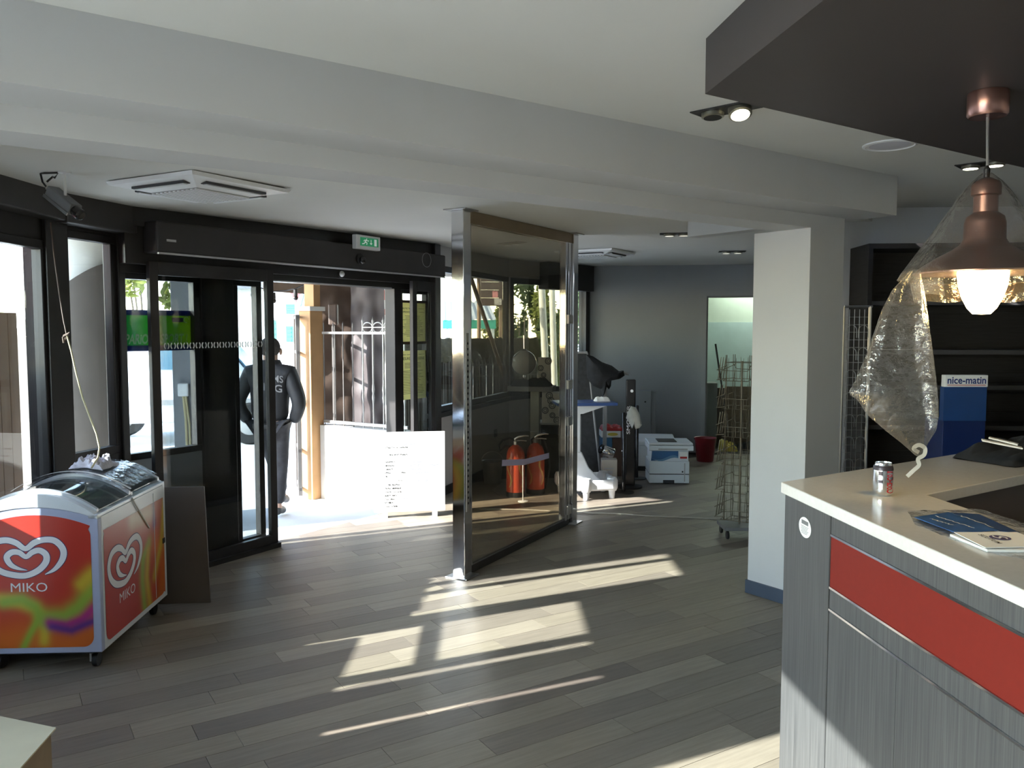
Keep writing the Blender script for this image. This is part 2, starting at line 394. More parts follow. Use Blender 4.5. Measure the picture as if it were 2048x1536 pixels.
add('jamb', MB().box(BW, dx0, dx0 + 0.02, -0.14, 0.01, 0, dtop).box(BW, dx1 - 0.02, dx1, -0.14, 0.01, 0, dtop).box(BW, dx0, dx1, -0.14, 0.01, dtop - 0.02, dtop), 'mid_grey', d1)
# room behind the doorway
mat('mint_paint', (0.70, 0.76, 0.66), 0.7, var=0.03); mat('aqua_tile', (0.58, 0.70, 0.70), 0.4, var=0.04)
bm = BW.shift(0, -2.3)
rb = MB().box(bm, 1.2, 4.6, -0.1, 0, 1.78, 2.7)
struct('wall_storeroom', rb, 'mint_paint', 'pale green wall of the room behind the doorway')
struct('wall_storeroom_lower', MB().box(bm, 1.2, 4.6, -0.1, 0.012, 0, 1.78), 'aqua_tile', 'pale aqua lower wall of the room behind the doorway')
struct('wall_storeroom_side', MB().box(BW, 4.6, 4.7, -2.4, -0.14, 0, 2.7).box(BW, 1.1, 1.2, -2.4, -0.14, 0, 2.7), 'mint_paint', 'side walls of the room behind the doorway')
struct('floor_storeroom', MB().box(BW, 1.1, 4.7, -2.4, 0.0, -0.25, -0.001), 'grout', 'dark floor of the room behind the doorway')
struct('ceiling_storeroom', MB().box(BW, 1.1, 4.7, -2.4, -0.0, 2.63, 2.7), 'ceiling_paint', 'ceiling of the room behind the doorway')
lt = thing('added_batten_light', BW.P(2.6, -1.9, 2.60), 'slim batten ceiling light added out of view to light the room behind the doorway', 'light')  # lamp put in out of view to light the storeroom
mat('tube_glow', (0.75, 0.95, 0.85), 0.5, emit=26.0, ecol=(0.85, 1.0, 0.86))
add('diffuser', MB().box(BW, 2.0, 3.2, -1.96, -1.86, 2.575, 2.60), 'tube_glow', lt)
add('housing', MB().box(BW, 1.98, 3.22, -1.98, -1.84, 2.60, 2.629), 'white_plastic', lt)
# wall behind the shelving, right wall, rear wall with big windows
WR = Fr((2.02, 6.22), 94)
struct('wall_right', MB().box(WR, 0.0, 3.2, -0.12, 0, 0, 2.6), 'white_paint', 'white wall behind the dark shelving')
struct('wall_side', MB().wbox(5.1, 5.25, -4.2, 6.2, 0, 2.6), 'white_paint', 'plain right-hand wall of the shop')
struct('wall_partition', MB().wbox(5.1, 6.1, 5.95, 6.07, 0, 2.6).wbox(6.0, 6.12, 6.0, 10.5, 0, 2.6), 'white_paint', 'white wall closing the rear area')
struct('wall_rear', MB().wbox(-2.8, 5.2, -4.2, -4.05, 0, 2.6), 'white_paint', 'plain rear wall of the shop')

# ------------------------------------------------------------------ glazed front, from left to right
def window(idx, fr, a0, a1, z0, z1, label, w=0.05, d=0.06, glass='window_glass', muls=()):
    wn = sthing('window_%d' % idx, fr.P((a0 + a1) / 2, 0, z0), label)
    add('pane', MB().box(fr, a0 + w * .7, a1 - w * .7, -0.004, 0.004, z0 + w * .7, z1 - w * .7), glass, wn)
    add('rail', MB().box(fr, a0, a1, -d / 2, d / 2, z0, z0 + w), 'dark_alu', wn, bevel=0.004)
    add('rail', MB().box(fr, a0, a1, -d / 2, d / 2, z1 - w, z1), 'dark_alu', wn, bevel=0.004)
    add('stile', MB().box(fr, a0, a0 + w, -d / 2, d / 2, z0 + w, z1 - w), 'dark_alu', wn, bevel=0.004)
    add('stile', MB().box(fr, a1 - w, a1, -d / 2, d / 2, z0 + w, z1 - w), 'dark_alu', wn, bevel=0.004)
    for mu in muls: add('mullion', MB().box(fr, mu - w / 2, mu + w / 2, -d / 2, d / 2, z0 + w, z1 - w), 'dark_alu', wn, bevel=0.004)
    return wn
# far left run
LSL = 1.85
window(1, SL, 0.69, LSL - 0.09, 0.14, 2.18, 'far left shopfront window beside the freezer', w=0.05, muls=(1.14,))
window(2, SL, -0.02, 0.60, 0.14, 2.27, 'shopfront window just left of the freezer', w=0.03)
window(3, SL, -0.165, -0.07, 0.14, 2.27, 'slim side light of the left shopfront', w=0.012)
window(4, SL, -2.45, -1.37, 0.14, 2.46, 'left shopfront window nearer the rear', w=0.05)
window(11, SL, -5.2, -2.55, 0.14, 2.46, 'left shopfront window next to the rear wall', w=0.05)
pan = MB()
for q0, q1 in ((-7.0, -5.2), (-2.55, -2.45), (-1.37, -0.59), (-0.53, -0.165), (-0.07, -0.02), (0.60, 0.69)): pan.box(SL, q0, q1, -0.06, 0.02, 0.14, 2.27)
pan.box(SL, -0.59, -0.53, -0.06, 0.02, 0.14, 1.02).box(SL, -0.59, -0.53, -0.06, 0.02, 1.73, 2.27)
struct('wall_left_panels', pan, 'dark_alu', 'dark solid panels and posts of the left shopfront')
bl = sthing('trim_18', SL.P(0.3, 0.05, 1.88), 'white roller blind added out of view at the left window head to block sun')  # unseen blind put in to cut off the sun patch on the floor
add('cloth', MB().box(SL, -0.165, 0.60, 0.035, 0.038, 1.70, 2.27), 'white_paint', bl); add('bottom_bar', MB().box(SL, -0.165, 0.60, 0.030, 0.043, 1.68, 1.70), 'white_plastic', bl); add('transom', MB().box(SL, -0.02, 0.60, -0.03, 0.03, 1.21, 1.245), 'dark_alu', bl)
struct('wall_left', MB().box(SL, -7.0, LSL + 0.02, -0.10, 0.05, 0, 0.14).box(SL, -1.37, 0.69, -0.10, 0.02, 2.27, 2.6).box(SL, 0.69, LSL + 0.02, -0.10, 0.02, 2.18, 2.6).box(SL, -7.0, -1.37, -0.10, 0.02, 2.46, 2.6), 'dark_alu', 'dark plinth and head panel of the left shopfront')
struct('trim_3', MB().box(SL, -1.37, LSL + 0.05, -0.02, 0.13, 2.30, 2.50), 'dark_alu_soft', 'dark boxed head over the left shopfront', bevel=0.01)
struct('trim_4', MB().box(S2, -0.10, 0.07, -0.09, 0.075, 0, 2.46), 'dark_alu', 'dark corner post of the left shopfront', bevel=0.006)
# narrow bay
z0b = S2.hit(160, 920)[1]
window(5, S2, 0.05, LS2 - 0.04, z0b, 2.27, 'narrow shopfront window with the hanging cable in front', w=0.05)
struct('wall_bay', MB().box(S2, 0.0, LS2, -0.06, 0.03, 0, z0b).box(S2, 0.0, LS2, -0.06, 0.03, 2.27, 2.6), 'dark_alu', 'dark panel under and over the narrow bay window')
struct('trim_5', MB().box(S2, -0.02, LS2 + 0.02, 0.0, 0.15, 2.29, 2.48), 'dark_alu_soft', 'dark boxed head over the narrow bay', bevel=0.01)
struct('trim_6', MB().box(S2, LS2 - 0.045, LS2 + 0.02, -0.05, 0.05, 0, 2.46), 'dark_alu', 'dark post between narrow bay and sliding door', bevel=0.006)
# sliding door: head, operator, fixed panes, leaves
mfa = lambda px, b=0.0, py=800: MF.hit(px, py, b)[0]
AE = 2.0 + 1.07 - 1.07
struct('trim_7', MB().box(MF, -1.17, 2.04, -0.15, 0.04, 2.34, 2.56), 'dark_alu', 'dark head panel above the sliding door', bevel=0.004)
op = sthing('trim_8', MF.P(0.5, 0.1, 2.17), 'dark automatic door operator box above the entrance')
add('cover', MB().slab(MF.shift(0, 0), [(-1.04, 2.17), (2.03, 2.17), (2.03, 2.375), (-1.04, 2.375)], 0.02, 0.165), 'dark_alu_soft', op, bevel=0.012)
mat('bright_alu', (0.62, 0.62, 0.62), 0.35, 1.0)
add('edge_strip', MB().box(MF, -1.03, 2.02, 0.150, 0.169, 2.160, 2.172), 'bright_alu', op)
add('badge', MB().box(MF, -0.97, -0.90, 0.165, 0.168, 2.245, 2.26), 'bright_alu', op)
struct('trim_9', MB().box(MF, -1.17, 2.04, -0.15, -0.05, 2.045, 2.34).box(MF, -1.17, 2.04, -0.05, 0.02, 2.10, 2.34), 'dark_alu', 'dark door head transom')
add('edge_strip', MB().box(MF, 0.0, mfa(785, -0.05), -0.052, -0.044, 2.045, 2.054), 'bright_alu', bpy.data.objects['trim_9'])
b_ = -0.11
fixed_l, fixed_r = mfa(234, b_), mfa(398, b_)
zf0 = MF.hit(300, 915, b_)[1]
window(6, MF.shift(0, b_), fixed_l, fixed_r, zf0, 2.05, 'fixed shopfront pane carrying the green betting banner', w=0.045)
struct('wall_front', MB().box(MF, fixed_l, fixed_r, b_ - 0.02, b_ + 0.02, 0.09, zf0), 'grey_panel', 'grey panel under the fixed pane by the sliding door')
struct('trim_10', MB().box(MF, fixed_r, mfa(464, b_), b_ - 0.05, b_ + 0.05, 0, 2.05), 'dark_alu', 'wide dark post behind the open sliding leaf', bevel=0.008)
window(7, MF.shift(0, b_), mfa(464, b_), mfa(522, b_), 0.03, 2.05, 'slim fixed pane at the door opening', w=0.05)
struct('trim_11', MB().box(MF, -1.1, 0.0, -0.17, 0.10, 0.0, 0.035), 'dark_alu', 'dark sill rail below the sliding leaf')
def leaf(idx, a0, a1, b, label):
    fr = MF.shift(0, b); w = 0.062
    d = sthing('door_%d' % idx, fr.P((a0 + a1) / 2, 0, 0.03), label)
    add('pane', MB().box(fr, a0 + .03, a1 - .03, -0.004, 0.004, 0.08, 2.06), 'leaf_glass', d)
    add('stile', MB().box(fr, a0, a0 + w, -0.02, 0.02, 0.03, 2.12), 'dark_alu', d, bevel=0.003)
    add('stile', MB().box(fr, a1 - w, a1, -0.02, 0.02, 0.03, 2.12), 'dark_alu', d, bevel=0.003)
    add('rail', MB().box(fr, a0 + w, a1 - w, -0.02, 0.02, 0.03, 0.10), 'dark_alu', d, bevel=0.003)
    add('rail', MB().box(fr, a0 + w, a1 - w, -0.02, 0.02, 2.03, 2.12), 'dark_alu', d, bevel=0.003)
    return d, fr
dl_, lf = leaf(2, mfa(303, 0.05), mfa(548, 0.05), 0.05, 'open left sliding glass door leaf with a row of safety dots')
mat('dots', (0.75, 0.76, 0.76), 0.5)
mb = MB(); zz = lf.hit(430, 690)[1]; k0, k1 = mfa(322, 0.05), mfa(530, 0.05); nd = 17
for i in range(nd):
    ca = k0 + 0.05 + (k1 - k0 - 0.09) * i / (nd - 1)
    for sgn in (-1, 1):
        ribbon(mb, [lf.P(ca + sgn * 0.017 * math.cos(t), 0.0055, zz + 0.022 * math.sin(t)) for t in [math.radians(-60 + 20 * q) for q in range(7)]], [0.008] * 7, lf.B)
add('safety_dots', mb, 'dots', dl_)
jr = mfa(783, -0.10)
struct('trim_12', MB().box(MF, jr, mfa(797, -0.1), -0.17, -0.05, 0, 2.05), 'dark_alu', 'dark right jamb of the door opening', bevel=0.005)
dr_, rf = leaf(3, mfa(824, 0.05), 1.98, 0.05, 'open right sliding glass door leaf beside the posters')
window(8, MF.shift(0, b_), mfa(797, b_), 2.08, 0.62, 2.05, 'fixed pane right of the entrance behind the posters', w=0.04)
struct('wall_poster', MB().box(MF, mfa(797, b_), 2.08, b_ - 0.02, b_ + 0.02, 0.0, 0.62), 'grey_panel', 'light grey panel under the poster pane')
struct('trim_13', MB().box(WA, -0.03, 0.10, -0.015, 0.07, 0, 2.49), 'dark_alu', 'dark corner post right of the sliding door', bevel=0.006)
# long windows on the right, dwarf wall below
zs = 0.80
for fr, L, nm, tr in ((WA, LWA, 'wall_window', 14), (WB, LWB, 'wall_corner', 15)):
    struct(nm, MB().box(fr, 0.08 if fr is WA else 0.0, L, -0.12, 0.02, 0, zs).box(fr, 0.0, L, -0.12, 0.02, 2.30, 2.64), 'white_paint', ('white dwarf wall under the long window' if fr is WA else 'white dwarf wall under the corner window'))
    struct('baseboard_%s' % ('window' if fr is WA else 'corner'), MB().box(fr, 0.08, L, 0.02, 0.034, 0, 0.09), 'dark_base', 'dark skirting under the ' + ('long window' if fr is WA else 'corner window'))
    struct('trim_%d' % tr, MB().box(fr, 0, L, -0.06, 0.05, zs, zs + 0.05), 'dark_alu', 'dark sill of the ' + ('long window' if fr is WA else 'corner window'))
window(9, WA, 0.10, LWA - 0.03, zs + 0.05, 2.30, 'long dark-framed window looking onto the fence', w=0.06)
window(14, WB, 0.02, LWB - 0.02, zs + 0.05, 2.30, 'corner window looking onto bushes', w=0.07)
sb0 = WB.hit(1092, 550, 0.12)[0]
struct('trim_16', MB().box(WB, sb0, LWB - 0.05, 0.0, 0.16, 2.18, 2.52), 'black', 'black roller shutter box at the far window end')
struct('trim_17', MB().box(WB, LWB - 0.09, LWB, -0.06, 0.06, 0.8, 2.2), 'black', 'black side post of the far window')
# ------------------------------------------------------------------ fittings on ceiling and door head
mat('ac_white', (0.80, 0.81, 0.82), 0.4, var=0.01); mat('slot_dark', (0.05, 0.05, 0.055), 0.6)
acz = 2.443
TA = Fr((-1.542, 4.036), 29.4, acz)
ac = thing('air_conditioner', TA.P(0.33, -0.32, -0.05), 'white square ceiling air conditioner cassette near the security camera', 'air conditioner', 'ceiling cassettes')
S = 0.66
mb = MB()
q0 = [TA.P(a, b, 0.0) for a, b in ((0, 0), (S, 0), (S, -S), (0, -S))]; q1 = [TA.P(a, b, -0.018) for a, b in ((0.01, -0.01), (S - .01, -0.01), (S - .01, -S + .01), (0.01, -S + .01))]
q2 = [TA.P(a, b, -0.048) for a, b in ((0.15, -0.15), (S - .15, -0.15), (S - .15, -S + .15), (0.15, -S + .15))]
mb.add(q0 + q1 + q2, [(0, 1, 2, 3)] + [(i, (i + 1) % 4, (i + 1) % 4 + 4, i + 4) for i in range(4)] + [(i + 4, (i + 1) % 4 + 4, (i + 1) % 4 + 8, i + 8) for i in range(4)] + [(8, 9, 10, 11)])
add('panel', mb, 'ac_white', ac)
for i, (a0, a1, b0, b1) in enumerate(((0.13, S - .13, -0.095, -0.055), (0.13, S - .13, -S + .055, -S + .095), (0.055, 0.095, -S + .13, -0.13), (S - .095, S - .055, -S + .13, -0.13))):
    zt = -0.036
    fl_ = add('air_slot', MB().box(TA, a0, a1, b0, b1, zt - 0.004, zt + 0.012), 'slot_dark', ac)
    if a1 - a0 > b1 - b0: add('louvre', MB().box(TA, a0 + .01, a1 - .01, (b0 + b1) / 2 - .012, (b0 + b1) / 2 + .010, zt - 0.010, zt - 0.005), 'ac_white', fl_)
    else: add('louvre', MB().box(TA, (a0 + a1) / 2 - .012, (a0 + a1) / 2 + .010, b0 + .01, b1 - .01, zt - 0.010, zt - 0.005), 'ac_white', fl_)
gr = add('grille', MB().box(TA, 0.155, S - .155, -S + .155, -0.155, -0.052, -0.047), 'grey_plastic', ac)
for i in range(11):
    bb = -0.165 - i * (S - .33) / 10.0
    add('grille_bar', MB().box(TA, 0.155, S - .155, bb - .008, bb + .008, -0.058, -0.052), 'ac_white', gr)
p2_ = onz(1192, 503, 2.50)
ac2 = copy_tree(ac, None, (p2_.x, p2_.y, zlow(p2_.x, p2_.y) - 0.058)); ac2['label'] = 'white square ceiling cassette in the rear area beyond the chrome posts'
# security camera on its ceiling bracket
cm = thing('security_camera', ony(135, 352, 4.12), 'grey boxed security camera on ceiling bracket above the left window', 'camera')
cb0, cb1 = ony(103, 383, 4.14), ony(150, 421, 4.08)
ax = (cb1 - cb0).normalized(); side = ax.cross(Vector((0, 0, 1))).normalized(); upv = side.cross(ax)
def obox(mb, c0, c1, w, h, off=0.0):
    a = (c1 - c0).normalized(); sd_ = a.cross(Vector((0, 0, 1))).normalized(); u = sd_.cross(a); o_ = u * off
    vs_ = [c + o_ + sd_ * sx * w / 2 + u * sz * h / 2 for c in (c0, c1) for sx, sz in ((-1, -1), (1, -1), (1, 1), (-1, 1))]
    return mb.add(vs_, [(3, 2, 1, 0), (4, 5, 6, 7), (0, 1, 5, 4), (1, 2, 6, 5), (2, 3, 7, 6), (3, 0, 4, 7)])
add('body', obox(MB(), cb0, cb1, 0.065, 0.06), 'mid_grey', cm, bevel=0.006)
add('side_plate', obox(MB(), cb0 - upv * 0.026 - side * -0.034, cb1 - upv * 0.026 + side * 0.034, 0.006, 0.014), 'bright_alu', cm)
add('lens', MB().lathe(cb1, [(0.026, 0), (0.028, 0.01), (0.028, 0.045), (0.022, 0.05), (0.0, 0.046)], 18, ax=ax), 'black_gloss', cm, smooth=True)
add('connector', MB().tube([cb0, cb0 - ax * 0.035], 0.011), 'steel', cm)
mid = (cb0 + cb1) / 2 + upv * 0.03
top = Vector((mid.x, mid.y, zlow(mid.x, mid.y)))
add('bracket', MB().tube([mid, mid + Vector((0, 0, 0.02)), top], 0.007).lathe(top, [(0.03, -0.008), (0.03, 0.0)], 16), 'white_plastic', cm)
e0 = cb0 - ax * 0.035
add('cable', MB().tube([e0, e0 - ax * .02 + Vector((-.01, 0, .02)), e0 + Vector((-.03, .0, .07)), Vector((top.x - .10, top.y, top.z - .008)), Vector((top.x - .03, top.y, top.z - .006)), Vector((top.x - .05, top.y, top.z - .03)), Vector((e0.x + .03, e0.y, e0.z + .055)), e0 + Vector((.0, .0, .03))], 0.005, 6), 'black', cm, smooth=True)
# emergency exit sign
MH = MF.shift(0, 0.166)
a0, zA = MH.hit(704, 487); a1, zB = MH.hit(752, 487)
zt = MH.hit(728, 472)[1]; zb = MH.hit(728, 500)[1]
ex = thing('exit_sign', MH.P((a0 + a1) / 2, 0, zb), 'green and white running man exit sign above the entrance', 'exit sign')
mat('exit_green', (0.02, 0.20, 0.09), 0.4, emit=0.25, ecol=(0.02, 0.3, 0.12)); mat('exit_white', (0.85, 0.88, 0.86), 0.4, emit=0.15)
add('housing', MB().box(MH, a0, a1, 0.0, 0.05, zb, zt), 'white_plastic', ex, bevel=0.006)
g0, g1, h0, h1 = a0 + .045, a1 - .03, zb + .028, zt - .02
pl_ = add('legend_plate', MB().box(MH, g0, g1, 0.05, 0.053, h0, h1), 'exit_green', ex)
W_ = g1 - g0; Hh = h1 - h0
def pt(u, v): return MH.P(g0 + u * W_, 0.0545, h0 + v * Hh)
mb = MB(); N_ = MH.B
mb.add([pt(.34 + .035 * math.cos(t) * Hh / W_ * 2.2, .84 + .07 * math.sin(t) * 1.2) for t in [2 * math.pi * i / 10 for i in range(10)]], [tuple(range(10))])
for pl, w_ in (([(.32, .74), (.25, .45)], .05), ([(.32, .70), (.42, .60), (.46, .68)], .025), ([(.30, .70), (.20, .66), (.17, .52)], .025), ([(.25, .46), (.36, .36), (.33, .14)], .035), ([(.25, .46), (.20, .28), (.08, .20)], .035)):
    ribbon(mb, [pt(*q) for q in pl], [w_ * .28] * len(pl), N_)
add('running_man', mb, 'exit_white', ex)
mb = MB(); ribbon(mb, [pt(.58, .8), pt(.58, .35)], [.008, .008], N_); mb.add([pt(.50, .40), pt(.66, .40), pt(.58, .16)], [(0, 1, 2)])
add('arrow', mb, 'exit_white', ex)
add('door_symbol', MB().add([pt(.76, .08), pt(.90, .08), pt(.90, .9), pt(.76, .9)], [(0, 1, 2, 3)]), 'exit_white', ex)
# motion sensor, small dome, wire ring on the operator
sa, sz = MH.hit(719, 518)
se = thing('motion_sensor', MH.P(sa, 0, sz - .05), 'black door motion sensor below the exit sign', 'sensor')
add('base', MB().lathe(MH.P(sa, 0, sz), [(0.045, 0), (0.045, 0.015), (0.04, 0.02)], 20, ax=MH.B), 'black', se, smooth=True)
add('eye', MB().ball(MH.P(sa, 0.035, sz - .012), 0.032), 'black_gloss', se, smooth=True)
MT = MF.shift(0, 0.02); ta, tz = MT.hit(681, 548)
sm = thing('door_beacon', MT.P(ta, 0, tz - .03), 'small white dome fixed to the door transom', 'sensor')
add('dome', MB().ball(MT.P(ta, 0.012, tz), 0.026), 'white_plastic', sm, smooth=True)
add('ring', MB().lathe(MT.P(ta, 0, tz), [(0.034, 0), (0.034, 0.012), (0.028, 0.014)], 18, ax=MT.B), 'black', sm, smooth=True)
wa, wz = MH.hit(852, 520)
tag(add('wire_ring', MB().tube([MH.P(wa + .065 * math.cos(t), 0.008, wz + .065 * math.sin(t)) for t in [2 * math.pi * i / 24 for i in range(24)]], 0.0022, 5, closed=True), 'grey_plastic'), 'thin grey wire ring on the door operator cover', 'wire ring')

# ------------------------------------------------------------------ printed things on the front glass
# green betting banner
BN = MF.shift(0, b_ - 0.012)
ba0, ba1 = BN.hit(236, 660)[0], BN.hit(384, 660)[0]; bz0 = BN.hit(300, 702)[1]; bz1 = BN.hit(300, 620)[1]
bn = thing('window_banner', BN.P((ba0 + ba1) / 2, 0, bz0), 'green and yellow betting banner with white lettering on the fixed pane', 'banner')
m, n, p, o = newmat('banner_print')
tc = n.nodes.new('ShaderNodeTexCoord'); sx_ = n.nodes.new('ShaderNodeSeparateXYZ'); n.links.new(tc.outputs['Generated'], sx_.inputs[0])
cr = n.nodes.new('ShaderNodeValToRGB'); e = cr.color_ramp.elements; e[0].color = (0.02, 0.22, 0.10, 1); e[1].color = (0.30, 0.42, 0.04, 1); e.new(0.45).color = (0.10, 0.36, 0.08, 1)
n.links.new(sx_.outputs['X'], cr.inputs[0]); n.links.new(cr.outputs[0], p.inputs['Base Color']); p.inputs['Roughness'].default_value = 0.4
t = n.nodes.new('ShaderNodeBsdfTranslucent'); n.links.new(cr.outputs[0], t.inputs[0]); mx = n.nodes.new('ShaderNodeMixShader'); mx.inputs[0].default_value = 0.35
n.links.new(p.outputs[0], mx.inputs[1]); n.links.new(t.outputs[0], mx.inputs[2]); n.links.new(mx.outputs[0], o.inputs[0])
mat('banner_blue', (0.015, 0.03, 0.16), 0.4, trans=0.2); mat('banner_white', (0.85, 0.88, 0.82), 0.5, trans=0.4)
hb = bz1 - bz0
add('sheet', MB().box(BN, ba0, ba1, -0.004, 0.0, bz0 + .14 * hb, bz1 - .13 * hb), 'banner_print', bn)
add('blue_band', MB().box(BN, ba0, ba1, -0.004, 0.0, bz1 - .13 * hb, bz1), 'banner_blue', bn)
add('blue_band', MB().box(BN, ba0, ba1, -0.004, 0.0, bz0, bz0 + .14 * hb), 'banner_blue', bn)
letters('lettering', 'PARiONS SPORT !', BN.P(ba0 + .045, 0, bz0 + .17 * hb), BN.A, (0, 0, 1), (ba1 - ba0) * .84, hb * .25, 'banner_white', bn, bold=0.03, shear=0.12)
tg = add('corner_tag', MB().box(BN, ba1 - .16, ba1 - .07, 0.0, 0.002, bz1 - .29 * hb, bz1 - .18 * hb), 'banner_blue', bn)
mb = MB(); ribbon(mb, [BN.P(ba1 - .045 + .02 * math.cos(t_), .002, bz1 - .23 * hb + .02 * math.sin(t_)) for t_ in [0.5 * i for i in range(11)]], [.008] * 11, BN.B); add('emblem', mb, 'banner_white', bn)
# yellow notices
mat('notice_yellow', (0.88, 0.84, 0.52), 0.8, var=0.03, trans=0.45)
mat('oak_frame', (0.10, 0.065, 0.04), 0.5)
NP = MF.shift(0, b_ + 0.012)
def notice(px0, px1, y0, y1, title, lines, label, framed):
    a0 = NP.hit(px0, (y0 + y1) / 2)[0]; a1 = NP.hit(px1, (y0 + y1) / 2)[0]; pm_ = (px0 + px1) / 2
    z1 = NP.hit(pm_, y0)[1]; z0 = NP.hit(pm_, y1)[1]
    t_ = thing('notice_poster', NP.P((a0 + a1) / 2, 0, z0), label, 'poster', 'yellow notices by the door')
    add('sheet', MB().box(NP, a0, a1, 0, 0.003, z0, z1), 'notice_yellow', t_)
    w_ = a1 - a0; h_ = z1 - z0
    if framed:
        f = 0.025
        add('frame', MB().box(NP, a0 - f, a0, -0.004, 0.016, z0 - f, z1 + f).box(NP, a1, a1 + f, -0.004, 0.016, z0 - f, z1 + f).box(NP, a0, a1, -0.004, 0.016, z1, z1 + f).box(NP, a0, a1, -0.004, 0.016, z0 - f, z0), 'oak_frame', t_)
    for (tx, u0, u1, v, hh) in title:
        letters('lettering', tx, NP.P(a0 + u0 * w_, 0.003, z0 + v * h_), NP.A, (0, 0, 1), (u1 - u0) * w_, hh * h_, 'ink', t_, bold=0.01)
    mb = MB()
    for v, u0, u1 in lines: mb.box(NP, a0 + u0 * w_, a0 + u1 * w_, 0.003, 0.0036, z0 + v * h_, z0 + (v + .008) * h_)
    tag(add('small_print', mb, 'ink', t_), kind='stuff')
r_ = random.Random(5)
notice(799, 851, 606, 683, [('PROTECTION', .08, .46, .83, .045), ('REPRESSION', .06, .42, .74, .05)], [(.85, .72, .92), (.76, .74, .94)] + [(.66 - .035 * i, .1 + .15 * r_.random(), .9 - .15 * r_.random()) for i in range(16)], 'yellow framed protection notice above the hygiene poster', True)
notice(798, 852, 701, 798, [("MESURES D'HYGIENE", .07, .93, .81, .06)], [(.915, .1, .25), (.915, .28, .45), (.915, .72, .84), (.915, .87, .93)] + [(.74 - .03 * i, .2, .8) for i in range(4)] + [(.58 - .033 * i, .08, .92 - .2 * r_.random()) for i in range(15)], 'yellow hygiene notice sheet below the framed notice', False)
# site notice board standing at the door
bY = ony(880, 1013, 7.78)
SB = Fr((ony(747, 940, 7.22).x, 7.22), 81, 0.05)
sw = 0.63; sz0 = 0.0; sz1 = 0.715
sb = thing('site_notice_board', SB.P(sw / 2, 0.0, -0.05), 'white building site notice board standing in the doorway', 'notice board')
add('sheet', MB().box(SB, 0, sw, -0.02, 0.0, 0.002, sz1), 'paper', sb)
mat('faint_ink', (0.25, 0.27, 0.33), 0.8)
words = [(.17, .30, .80), (.32, .335, .80), (.36, .47, .80), (.22, .27, .71), (.29, .35, .71), (.37, .47, .71), (.16, .30, .62), (.16, .29, .575), (.16, .26, .53), (.16, .24, .485), (.38, .45, .485), (.16, .19, .44), (.20, .24, .335), (.26, .36, .335), (.16, .24, .29), (.26, .37, .29), (.16, .24, .245), (.28, .31, .245), (.33, .39, .245), (.15, .23, .20), (.26, .33, .20), (.15, .20, .155), (.23, .29, .155), (.15, .18, .11), (.20, .27, .11), (.15, .22, .065), (.24, .33, .065)]
rw = random.Random(11); mb = MB()
for u0, u1, v in words:      # printing too small to read: rows of letter-like strokes
    u = u0
    while u < u1:
        k = rw.random(); h_ = .016 * (0.7 + .3 * rw.random())
        if k < .5: mb.box(SB, u * sw, (u + .0055) * sw, 0, .001, v * sz1, (v + h_) * sz1)
        else: mb.box(SB, u * sw, (u + .009) * sw, 0, .001, (v + h_ * rw.choice((0, .5, .9))) * sz1, (v + h_ * .9 + .006) * sz1)
        u += .012
tag(add('small_print', mb, 'ink', sb), kind='stuff')
for tx, u0, u1, v, h_ in (('COSTR', .30, .40, .375, .03), ('DATA', .46, .505, .755, .017), ('DATA', .46, .505, .665, .017)): letters('lettering', tx, SB.P(u0 * sw, 0.0, v * sz1), SB.A, (0, 0, 1), (u1 - u0) * sw, h_ * sz1, 'ink', sb)
mb = MB()
for u0, u1, v, h_ in ((.38, .60, .835, .02), (.47, .70, .615, .025), (.50, .93, .57, .03), (.50, .68, .525, .025), (.53, .78, .475, .022), (.40, .83, .375, .03), (.35, .55, .155, .02)):
    pts = []; u = u0
    while u < u1: pts.append(SB.P(u * sw, .0012, (v + h_ * rw.random()) * sz1)); u += .011
    ribbon(mb, pts, [.004] * len(pts), SB.B)
tag(add('handwriting', mb, 'faint_ink', sb), kind='stuff')
for q_ in (.12, .82): add('foot_block', MB().box(SB, sw * q_, sw * (q_ + .07), -0.06, 0.01, -0.05, 0.002), 'paper', sb)
# ------------------------------------------------------------------ ice cream freezer
FZ = Fr((-2.01, 3.95), -3); LF, WFZ = 0.88, 0.60
ZF0, ZF1, ARC = 0.095, 0.762, 0.115
fz = thing('ice_cream_freezer', FZ.P(LF / 2, -WFZ / 2, 0), 'red branded chest freezer with curved glass lid on casters', 'freezer')
mat('freezer_blue', (0.42, 0.46, 0.62), 0.35, var=0.02); mat('freezer_white', (0.74, 0.78, 0.80), 0.3, var=0.02); mat('lid_rail', (0.60, 0.62, 0.64), 0.3, 0.3)
mat('liner', (0.30, 0.32, 0.32), 0.5); mat('logo_white', (0.80, 0.80, 0.82), 0.4); mat('logo_edge', (0.03, 0.03, 0.12), 0.5)
film('lid_glass', (0.55, 0.60, 0.58), 0.05, 0.03, diff=0.06)
arch = lambda t: ARC * (1 - (2 * t - 1) ** 2)
bs = [-WFZ * i / 20 for i in range(21)]
seam = [(b, ZF1 - 0.005 + 0.52 * arch(-b / WFZ)) for b in bs]; crown = [(b, ZF1 + 0.008 + arch(-b / WFZ)) for b in bs]
def endwall(a0, a1, m_, nm, low=None):
    pts = [FZ.P(a0, b, z) for b, z in crown] + ([FZ.P(a0, b, z) for b, z in reversed(low)] if low else [FZ.P(a0, -WFZ, ZF0), FZ.P(a0, 0, ZF0)])
    return add(nm, MB().extrude(pts, FZ.A * (a1 - a0)), m_, fz, bevel=0.003)
pts = [FZ.P(0, b, z) for b, z in seam] + [FZ.P(0, -WFZ, ZF0), FZ.P(0, 0, ZF0)]
add('front_panel', MB().extrude(pts, FZ.A * 0.035), 'freezer_blue', fz, bevel=0.004)
